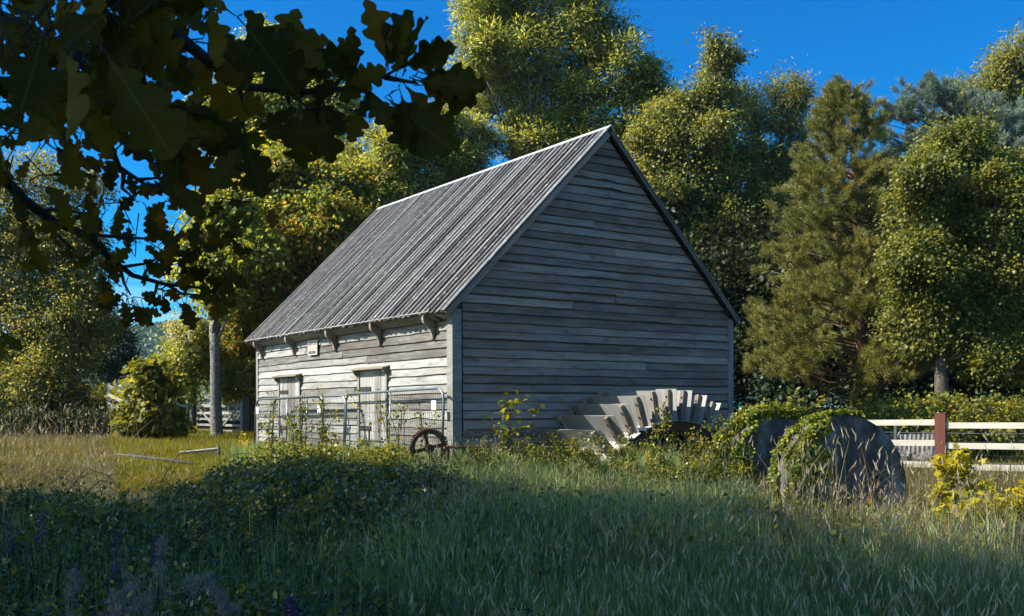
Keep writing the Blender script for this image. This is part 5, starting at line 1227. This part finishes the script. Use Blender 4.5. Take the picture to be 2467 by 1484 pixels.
# bramble and nettle mass, left foreground
def bramble_field():
    k = 2300
    x, y = scatter(k, 3.3, 14.4, -.62, left_edge)
    hh_ = (.34 + .20 * np.sin(x * 1.1 + 1) * np.sin(y * .9) + .12 * np.sin(x * 2.7 + y * 1.9) + rng.normal(0, .07, k)) * (.3 + .7 * smooth(14.6, 12, y)) + .06
    hh_ = np.clip(hh_, .05, .75)
    r_ = rng.uniform(.13, .30, k)
    lob = np.stack([x, y, gz(x, y) + hh_ - r_ * .5, r_ * 1.2, r_ * 1.2, r_ * .9], 1)
    pos, outw, _, _ = crown_points(lob, 125000, 40, .06, .55)
    spray = rng.random(len(pos)) < .06; pos[:, 2] += np.where(spray, rng.uniform(0, .25, len(pos)), 0)
    keep = (outw[:, 2] > -.55) & (pos[:, 2] > gz(pos[:, 0], pos[:, 1]) + .02); pos, outw = pos[keep], outw[keep]; n = len(pos); y = pos[:, 1]
    d = unit(n) + outw * .4; d[:, 2] -= .35; nn = unit(n) * .7 + outw * .4; nn[:, 2] += .55
    sz = rng.uniform(.5, 1.25, n) * (1 + .03 * (y - 8))
    me = leaves_mesh('bramble_undergrowth', pos, d, nn, .052 * sz, .035 * sz, 'oval')
    tag(link('bramble_undergrowth', me, 'l_bramble'), 'dark tangled bramble and nettle leaves filling the lower left', 'undergrowth', kind='stuff')
    n = 9000
    x, y = scatter(n, 4.2, 12, lambda y: left_edge(y) - .2, .34, 1.0, 26, .22)
    pos = np.stack([x, y, gz(x, y) + rng.uniform(.1, .6, n)], 1)
    d = unit(n); d[:, 2] -= .2; nn = unit(n) * .6; nn[:, 2] += .8; sz = rng.uniform(.5, 1.2, n)
    me = leaves_mesh('low_weeds', pos, d, nn, .075 * sz, .05 * sz, 'oval')
    tag(link('low_weeds', me, 'l_bramble'), 'scattered bramble leaves among the shaded meadow grass', 'weeds', kind='stuff')
    mb = MB()
    for q in range(420):
        x0, y0 = scatter(1, 3.6, 15, -.6, left_edge); a = np.array([x0[0], y0[0], float(gz(x0, y0)[0])]); az = rng.uniform(0, 6.28); L_ = rng.uniform(.4, 1.1)
        b = a + np.array([math.cos(az) * L_, math.sin(az) * L_, rng.uniform(.15, .6)])
        mb.tube(arch(a, b, rng.uniform(.2, .45), 6), [.005, .005, .0045, .004, .003, .002], 4, cap=False)
    tag(mb.build('bramble_canes', 'bark_dark'), 'thin arching canes among the lower left brambles', 'canes', kind='stuff')
    n = 12000
    x, y = scatter(n, 3.6, 13.5, -.6, left_edge, .9, 8, .25)
    grass('mixed_grass', 'grass blades poking through the brambles on the lower left', 'grass', x, y, rng.uniform(.3, .75, n), .008, 'g_shade', .35)
bramble_field()
# purple loosestrife spikes and grey willowherb fluff among the brambles
for (dx, dy, Y, h, lab) in ((278, 1335, 6.6, .30, 'violet loosestrife spike at the left of the brambles'), (379, 1330, 6.6, .22, 'bright violet loosestrife spike above the grey fluff'), (100, 1270, 8.0, .32, 'faint violet spike near the left edge of the picture'),
                            (17, 1290, 8.0, .28, 'faint violet spike at the very left edge'), (698, 1462, 5.2, .11, 'small bright violet flower low in the middle of the brambles'), ):
    p = P(dx, dy, Y); g0 = float(gz(p[0], p[1])); t = thing('loosestrife', lab, 'flower', (p[0], p[1], g0), 'violet flower spikes in the brambles')
    mb = MB(); mb.tube([(p[0], p[1], g0), (p[0] + .01, p[1], (g0 + p[2]) / 2), (p[0], p[1], p[2] + h * .4)], [.004, .0035, .002], 5); mb.build('stem', 'bark_dark', t)
    n = 110; f = rng.random(n); a = rng.uniform(0, 6.28, n); r_ = .022 * (1 - f * .7)
    pos = np.stack([p[0] + np.cos(a) * r_, p[1] + np.sin(a) * r_, p[2] - h * .5 + f * h], 1)
    link('blossoms', leaves_mesh('blossoms', pos - np.array(t.location), np.stack([np.cos(a), np.sin(a), 0 * a + .3], 1) + unit(n) * .4, unit(n), .02, .014), 'purple', t)
for q, (dx, dy, Y, h, lean, lab) in enumerate(((160, 1430, 5.2, .36, .05, 'tall grey willowherb plume, leftmost of the fluffy ones'), (345, 1440, 5.3, .30, -.07, 'grey willowherb plume leaning under the violet spikes'),
                            (376, 1385, 5.6, .40, .03, 'tall grey willowherb plume just below the bright violet spike'), (465, 1410, 5.3, .13, .10, 'small tuft of grey fluff in the middle of the brambles'), (545, 1452, 5.0, .16, -.06, 'low grey fluff tuft farthest right of the willowherbs'), (268, 1455, 5.0, .20, .08, 'low grey plume between the two tall ones on the left'))):
    p = P(dx, dy, Y); g0 = float(gz(p[0], p[1])); t = thing('willowherb', lab, 'seed plume', (p[0], p[1], g0), 'grey seed plumes in the foreground')
    ln_ = lambda f: np.array([p[0] + lean * f * f * 1.2, p[1] + .3 * lean * f, p[2] - h * .5 + f * h])
    mb = MB(); mb.tube([(p[0] - lean * .1, p[1], g0), ln_(0), ln_(.6), ln_(1.05)], [.005, .004, .003, .0015], 5); mb.build('stem', 'bark_dark', t)
    n = 900; k_ = 13; fk = rng.uniform(.02, .98, k_); ak = rng.uniform(0, 6.28, k_); ci = rng.integers(0, k_, n); wsp = rng.random(n)
    L_ = .075 * (1.15 - fk[ci]) * rng.uniform(.6, 1.2, k_)[ci]
    base_ = np.array([ln_(f) for f in fk])[ci]
    pos = base_ + np.stack([np.cos(ak[ci]) * L_ * wsp, np.sin(ak[ci]) * L_ * wsp, L_ * wsp * .7], 1) + rng.normal(size=(n, 3)) * .009
    link('fluff', leaves_mesh('fluff', pos - np.array(t.location), unit(n), unit(n), .032, .0028, 'diamond'), 'fluff', t)

# ------------------------------------------------------------------ the oak whose low boughs hang over the camera, and the trees shading the foreground
def oak_outline(k=40):
    out = []
    for i in range(k):
        u = i / (k - 1)
        if u < .07: out.append((u, .012)); continue
        t = (u - .07) / .93
        env = .285 * math.sin(math.pi * t ** 1.25) ** .75 + .03 * (1 - t)
        lobe = 1.0 - .46 * (.5 - .5 * math.cos(2 * math.pi * (3.7 * t ** .95 - .60))) ** 3
        out.append((u, max(.014, env * lobe) if u < 1 else 0))
    return out
OAK_OUT = oak_outline()
def oak_leaves(name, pos, dirv, nrm, length, mat, parent):
    """lobed leaves folded a little along the midrib, gently curved, UV along and across the blade"""
    n = len(pos); mid = [(u, 0.0) for u, _ in OAK_OUT]; k = len(OAK_OUT)
    d = dirv / np.linalg.norm(dirv, axis=1, keepdims=True); s = np.cross(nrm, d); s /= np.linalg.norm(s, axis=1, keepdims=True) + 1e-9; u = np.cross(d, s)
    us = np.array([p[0] for p in OAK_OUT]); ws = np.array([p[1] for p in OAK_OUT])
    V = np.empty((n, 3 * k, 3)); UV = np.empty((3 * k, 2))
    bend = rng.normal(0, .16, n); fold = rng.uniform(.05, .45, n); wav = rng.uniform(0, 6.28, n); wf = rng.uniform(.8, 1.2, n)
    for j, side in enumerate((-1, 0, 1)):
        for i in range(k):
            w_ = ws[i] * side * wf * (1 + .10 * np.sin(wav * 3 + us[i] * 14 + side))
            uu = us[i] + (0 if side == 0 else .02 * np.sin(wav + us[i] * 9 + side))
            lift = fold * np.abs(w_) + bend * us[i] ** 2 + (.025 * np.sin(wav + us[i] * 16 + side) if side else 0)
            V[:, j * k + i] = pos + d * (uu * length)[:, None] + s * (w_ * length)[:, None] + u * (lift * length)[:, None]
            UV[j * k + i] = (us[i], .5 + ws[i] * side)
    f = []
    for i in range(k - 1):
        f.append([i, k + i, k + i + 1, i + 1]); f.append([k + i, 2 * k + i, 2 * k + i + 1, k + i + 1])
    f = np.array(f); F = (np.arange(n)[:, None, None] * 3 * k + f[None]).reshape(-1, 4)
    me = bpy.data.meshes.new(name)
    me.vertices.add(n * 3 * k); me.vertices.foreach_set('co', (V - world_loc(parent)).reshape(-1).astype('f'))
    me.loops.add(F.size); me.loops.foreach_set('vertex_index', F.ravel().astype('i'))
    me.polygons.add(len(F)); me.polygons.foreach_set('loop_start', np.arange(0, F.size, 4, dtype='i'))
    me.attributes.new('rnd', 'FLOAT', 'POINT').data.foreach_set('value', np.repeat(rng.random(n), 3 * k).astype('f'))
    me.update(calc_edges=True)
    uvl = me.uv_layers.new(name='UVMap'); uvl.data.foreach_set('uv', np.tile(UV, (n, 1))[F.ravel()].ravel().astype('f'))
    me.polygons.foreach_set('use_smooth', np.ones(len(F), bool))
    return link(name, me, mat, parent)
def oak_mat():
    m = M['l_oak']; nt = m.node_tree; N = nt.nodes; L = nt.links
    p = [q for q in N if q.type == 'BSDF_PRINCIPLED'][0]; src = p.inputs['Base Color'].links[0].from_socket
    uv = N.new('ShaderNodeUVMap'); uv.uv_map = 'UVMap'; sp = N.new('ShaderNodeSeparateXYZ'); L.new(uv.outputs[0], sp.inputs[0])
    def math_(op, a, b=None):
        q = N.new('ShaderNodeMath'); q.operation = op
        for i, v in enumerate((a, b)):
            if v is None: continue
            if hasattr(v, 'links'): L.new(v, q.inputs[i])
            else: q.inputs[i].default_value = v
        return q.outputs[0]
    av = math_('ABSOLUTE', math_('SUBTRACT', sp.outputs['Y'], .5))
    rib = math_('LESS_THAN', av, .010)
    veins = math_('LESS_THAN', math_('ABSOLUTE', math_('SUBTRACT', math_('FRACT', math_('MULTIPLY', math_('SUBTRACT', sp.outputs['X'], math_('MULTIPLY', av, .8)), 7.0)), .5)), .035)
    v = math_('MAXIMUM', rib, math_('MULTIPLY', veins, .5))
    c = mixc(N, L, math_('MULTIPLY', v, .35), src, (.15, .13, .03))
    g = N.new('ShaderNodeNewGeometry'); sp_ = noise(N, L, g.outputs['Position'], 110, 3, .6)
    spot = N.new('ShaderNodeMapRange'); spot.inputs[1].default_value = .66; spot.inputs[2].default_value = .70; L.new(sp_, spot.inputs[0])
    c = mixc(N, L, spot.outputs[0], c, (.02, .014, .008))
    L.new(c, p.inputs['Base Color'])
oak_mat()
ob0 = np.array([-5.2, -1.2, 0.0]); ob0[2] = float(gz(*ob0[:2]))
oak = thing('oak_tree', 'big oak whose dark leafy boughs hang across the top left of the picture', 'tree', ob0)
mb = MB()
tt = np.array([-5.0, -1.0, 3.2])
mb.tube([ob0 - ZU * .4, ob0 + ZU * .3, ob0 * .5 + tt * .5, tt], [.75, .5, .42, .38], 12)
oak_lobes = np.array([(-5, -1, 7.5, 3.2, 3, 2.2), (-3.2, 1.2, 6.8, 2.6, 2.6, 1.8), (-7.2, .8, 6.6, 2.8, 2.6, 2.0), (-4.6, 3.0, 7.2, 2.6, 2.2, 1.9), (-7.6, 4.2, 6.4, 2.6, 2.6, 2.0), (-1.6, -.6, 6.6, 2.2, 2.4, 1.6), (-4.4, -.4, 9.6, 3.0, 3.0, 2.0), (-2.0, 2.6, 8.2, 2.2, 2.2, 1.6), (-7.6, 2.2, 8.8, 2.6, 2.6, 1.8), (-9.2, 1.6, 5.2, 1.8, 2.4, 1.8), (-4.6, .4, 5.0, 2.0, 1.2, 1.0),
                      (-4.9, 5.6, 8.4, 2.2, 2.0, 1.7)])
pos, outw, cc, li = crown_points(oak_lobes, 34000, 60, .38, .35)
# the crown stays clear of what the photograph shows: nothing of it hangs inside the view but the three boughs
inside = (pos[:, 1] > .2) & (np.abs(pos[:, 0]) < .56 * pos[:, 1] + .3) & (pos[:, 2] - CAM_Z < .45 * pos[:, 1] + .3)
pos, outw = pos[~inside], outw[~inside]
for j in range(len(oak_lobes)):
    c = oak_lobes[j, :3]; w_ = unit(1)[0] * .5
    mb.tube([tt - ZU * .4, tt * .5 + c * .5 + w_, c], [.22, .13, .04], 8)
mb.build('trunk', 'bark', oak, True)
n = len(pos); d = outw * .6 + unit(n); nn = unit(n) * .7 + outw * .3; nn[:, 2] += .6
link('crown', leaves_mesh('crown', pos - ob0, d, nn, .19 * rng.uniform(.7, 1.2, n), .14, 'oval'), 'l_oak', oak)

def bough(pts, rads, twigs, clusters, name='bough'):
    """a low bough with side twigs; clusters = (x, y, depth, count, leaf length, spread, aim) in photograph units"""
    mb = MB(); mb.tube(pts, rads, 8)
    for tw in twigs: mb.tube([np.asarray(p) for p in tw], list(np.linspace(.0055, .0022, len(tw))), 6)
    pos = []; dr = []; ln = []; nr = []
    for (x, y, Y, n, L_, sp, aim) in clusters:
        c = P(x, y, Y)
        for q in range(n if (aim is not None or Y < 1.5) else max(2, int(n * .85))):
            a = rng.uniform(0, 2 * math.pi) if aim is None else R(aim[0]) + rng.normal() * R(aim[1])
            dv = np.array([math.cos(a), rng.normal() * .45, -math.sin(a)]) if aim is None else np.array([math.cos(a), rng.normal() * .3, math.sin(a)])
            dv[2] -= .18
            b = c + rng.normal(size=3) * sp; pos.append(b + dv * .012); dr.append(dv); ln.append(L_ * rng.uniform(.7, 1.1) * (1.0 if Y < 2.2 else .66))
            nv = np.array([rng.normal() * .55, -1.0 * rng.choice((1, -1)), rng.normal() * .6 + .35]); nr.append(nv)
            mb.tube([c + (b - c) * .3, b, b + dv * .02], [.0016, .0013, .001], 4, cap=False)
    bo = mb.build(name, 'bark_dark', oak, True)
    oak_leaves('leaves', np.array(pos), np.array(dr), np.array(nr), np.array(ln), 'l_oak', bo)
# right-hand bough
b1 = [P(200, -160, 1.30), P(330, 10, 1.38), P(420, 75, 1.45), P(500, 140, 1.55), P(580, 205, 1.66), P(650, 212, 1.72), P(730, 220, 1.76), P(830, 212, 1.78), P(915, 190, 1.78), P(960, 165, 1.78)]
bough(b1, [.014, .012, .010, .0085, .0075, .0065, .0055, .0045, .0035, .002], [[P(580, 205, 1.66), P(582, 260, 1.67), P(592, 322, 1.67)], [P(690, 214, 1.74), P(700, 250, 1.74)], [P(870, 205, 1.78), P(930, 250, 1.78)], [P(560, 190, 1.64), P(610, 160, 1.66), P(650, 150, 1.68)], [P(800, 215, 1.78), P(830, 180, 1.78)], [P(930, 185, 1.78), P(1010, 200, 1.76)]],
      [(935, 170, 1.76, 3, .135, .01, (88, 14)), (985, 160, 1.76, 3, .135, .012, (52, 14)), (1000, 190, 1.75, 3, .10, .012, (15, 14)), (1000, 205, 1.77, 3, .12, .012, (-8, 12)), (960, 215, 1.78, 2, .145, .01, (-42, 9)), (935, 225, 1.78, 2, .115, .012, (-68, 10)), (880, 220, 1.78, 3, .075, .012, (-75, 25)),
       (865, 200, 1.78, 3, .08, .012, (110, 22)), (830, 205, 1.78, 3, .075, .012, (120, 30)), (740, 225, 1.76, 4, .085, .02, (-30, 40)), (700, 215, 1.74, 3, .085, .02, (60, 50)), (660, 160, 1.69, 4, .085, .015, (60, 50)), (640, 150, 1.69, 3, .08, .015, (-10, 60)),
       (595, 325, 1.66, 1, .135, .004, (10, 4)), (592, 328, 1.66, 1, .13, .004, (-58, 4)), (590, 325, 1.66, 1, .125, .004, (-132, 4)), (588, 322, 1.66, 1, .10, .004, (170, 6)), (600, 318, 1.67, 1, .09, .004, (40, 6)), (780, 260, 1.76, 3, .10, .02, (-80, 25)), (800, 240, 1.77, 3, .08, .02, (-20, 40)),
       (540, 60, 1.58, 2, .12, .02, (-62, 8)), (590, 30, 1.45, 1, .15, .01, (-42, 4)), (640, 95, 1.6, 2, .08, .02, (-60, 20))])
# the dense mass overhead on the left
cl = []
for q in range(112):
    x = rng.uniform(-30, 470); y = rng.uniform(-60, 370)
    if x > 330 and y > 260: continue
    if rng.random() < .12: continue
    cl.append((x, y, rng.uniform(1.3, 2.6), int(rng.integers(3, 6)), rng.uniform(.06, .09), .035, None))
b2 = [P(-150, -60, 1.6), P(0, 40, 1.6), P(60, 60, 1.6), P(180, 130, 1.65), P(270, 220, 1.75), P(262, 330, 1.9), P(290, 400, 2.1), P(350, 440, 2.3), P(420, 450, 2.5)]
bough(b2, [.018, .014, .011, .009, .007, .006, .005, .0042, .003], [[P(300, 415, 2.15), P(296, 450, 2.2), P(320, 470, 2.3)], [P(180, 130, 1.65), P(300, 110, 1.7), P(400, 150, 1.8)], [P(330, 430, 2.25), P(390, 425, 2.3)], [P(270, 220, 1.75), P(380, 250, 1.8), P(420, 330, 1.9)]],
      cl + [(430, 455, 2.5, 9, .10, .04, None), (500, 470, 2.6, 10, .10, .05, None), (560, 480, 2.6, 8, .09, .05, (0, 50)), (470, 410, 2.4, 8, .10, .05, None), (420, 330, 1.95, 6, .11, .04, (-80, 40)), (380, 260, 1.85, 6, .115, .04, (-60, 40)), (470, 260, 1.9, 5, .10, .04, (-40, 40)), (520, 360, 2.2, 5, .10, .04, None), (200, 110, 1.15, 1, .12, .02, (-75, 8)), (250, 130, 1.1, 1, .13, .02, (-50, 8)), (120, 90, 1.2, 1, .11, .02, (-95, 8))])
# long lower bough
b3 = [P(-180, 300, 2.0), P(0, 415, 2.2), P(60, 478, 2.3), P(130, 530, 2.45), P(212, 563, 2.55), P(262, 615, 2.65), P(320, 660, 2.75), P(400, 682, 2.85), P(480, 690, 2.9), P(525, 700, 2.9)]
bough(b3, [.015, .013, .012, .011, .0095, .008, .007, .0055, .004, .002], [[P(205, 560, 2.55), P(290, 568, 2.6), P(360, 572, 2.65), P(400, 575, 2.7)], [P(80, 490, 2.35), P(120, 545, 2.4), P(180, 600, 2.4)], [P(295, 640, 2.7), P(350, 632, 2.72), P(390, 615, 2.75)], [P(290, 640, 2.7), P(300, 680, 2.7), P(316, 708, 2.7)], [P(95, 505, 2.38), P(150, 500, 2.4), P(200, 510, 2.4)], [P(400, 682, 2.85), P(440, 705, 2.85), P(505, 710, 2.85)], [P(380, 680, 2.83), P(370, 720, 2.83)]],
      [(180, 500, 2.4, 9, .12, .04, None), (240, 470, 2.4, 8, .12, .04, None), (250, 600, 2.6, 5, .12, .02, (185, 25)), (255, 590, 2.6, 3, .11, .02, (140, 20)), (260, 620, 2.6, 3, .10, .02, (-85, 15)), (400, 575, 2.7, 10, .105, .04, None), (470, 590, 2.75, 9, .10, .05, None), (400, 620, 2.75, 9, .10, .05, None), (500, 620, 2.8, 6, .10, .05, None), (330, 560, 2.65, 6, .10, .04, None),
       (318, 712, 2.7, 5, .10, .02, (-20, 45)), (316, 715, 2.7, 2, .11, .01, (-95, 10)), (420, 675, 2.85, 9, .09, .04, None), (500, 690, 2.9, 7, .11, .03, (-30, 40)), (505, 712, 2.85, 5, .11, .03, (-50, 30)), (375, 690, 2.83, 6, .09, .03, (-30, 40)), (460, 650, 2.8, 8, .09, .05, None), (300, 690, 2.7, 4, .10, .03, (170, 40)), (420, 715, 2.85, 2, .12, .02, (-75, 12)), (540, 640, 2.85, 4, .09, .03, (0, 50)),
       (-5, 555, 2.2, 3, .09, .03, (-20, 30)), (-5, 610, 2.2, 3, .09, .03, (-10, 30)), (-8, 770, 2.2, 2, .11, .02, (-70, 20)), (340, 480, 2.4, 7, .10, .04, None), (60, 440, 2.1, 4, .10, .03, (-60, 40)), (560, 560, 2.75, 4, .09, .03, None)])
# shade trees standing left of the picture
tree('ash_tree', 'tall ash left of the oak, outside the picture, its shadow lying over the brambles', 'tree', (-12.6, 7.2, 0), (-12.6, 7.2, 5), .4,
     np.array([(-12.6, 7.5, 8.0, 3.2, 3.4, 2.4), (-14.5, 9.5, 7.0, 2.6, 2.8, 2.6), (-10.6, 5.6, 7.0, 2.4, 2.6, 2.4), (-12.4, 8.2, 9.6, 2.4, 2.6, 1.7), (-13.8, 5.0, 9.0, 2.6, 2.6, 2.2), (-12.5, 7.0, 5.0, 2.6, 2.8, 1.8), (-16.5, 8.0, 8.6, 2.6, 2.8, 2.6), (-15, 11.2, 8.0, 2.2, 2.0, 2.2), (-10.4, 7.4, 8.4, 2.0, 2.2, 1.7), (-10.6, 11.6, 7.6, 2.2, 1.9, 1.9), (-12.0, 12.3, 5.2, 2.2, 1.7, 1.8), (-13.8, 12.6, 8.6, 2.2, 1.7, 1.7), (-11.2, 10.4, 9.0, 2.0, 2.2, 1.6), (-7.8, 8.6, 6.3, 1.9, 2.0, 1.2), (-8.4, 10.8, 7.6, 1.6, 1.8, 1.3), (-9.6, 13.2, 7.4, 1.6, 1.7, 1.5), (-7.0, 6.2, 7.0, 2.0, 2.0, 1.4)]), 40000, 'l_poplar', (.2, .14), per=60, clump=.4, inner=.25, twigs=2, sub=0)
# ------------------------------------------------------------------ the air between the camera and the far hill
def haze():
    me = bpy.data.meshes.new('haze')
    x0, x1, y0, y1, z0, z1 = -640, 640, -90, 740, -3.5, 60
    me.from_pydata([(x, y, z) for x in (x0, x1) for y in (y0, y1) for z in (z0, z1)], [], [(0, 1, 3, 2), (4, 6, 7, 5), (0, 4, 5, 1), (2, 3, 7, 6), (0, 2, 6, 4), (1, 5, 7, 3)])
    m, nt, N, L = new_mat('blue_haze')
    out = N.new('ShaderNodeOutputMaterial'); v = N.new('ShaderNodeVolumePrincipled')
    v.inputs['Color'].default_value = (0.42, 0.72, 1.0, 1); v.inputs['Density'].default_value = 0.00016; v.inputs['Anisotropy'].default_value = 0.2
    L.new(v.outputs[0], out.inputs['Volume'])
    tag(link('haze', me, m), kind='stuff', label='thin blue haze between the barn and the far hill', cat='haze')
haze()
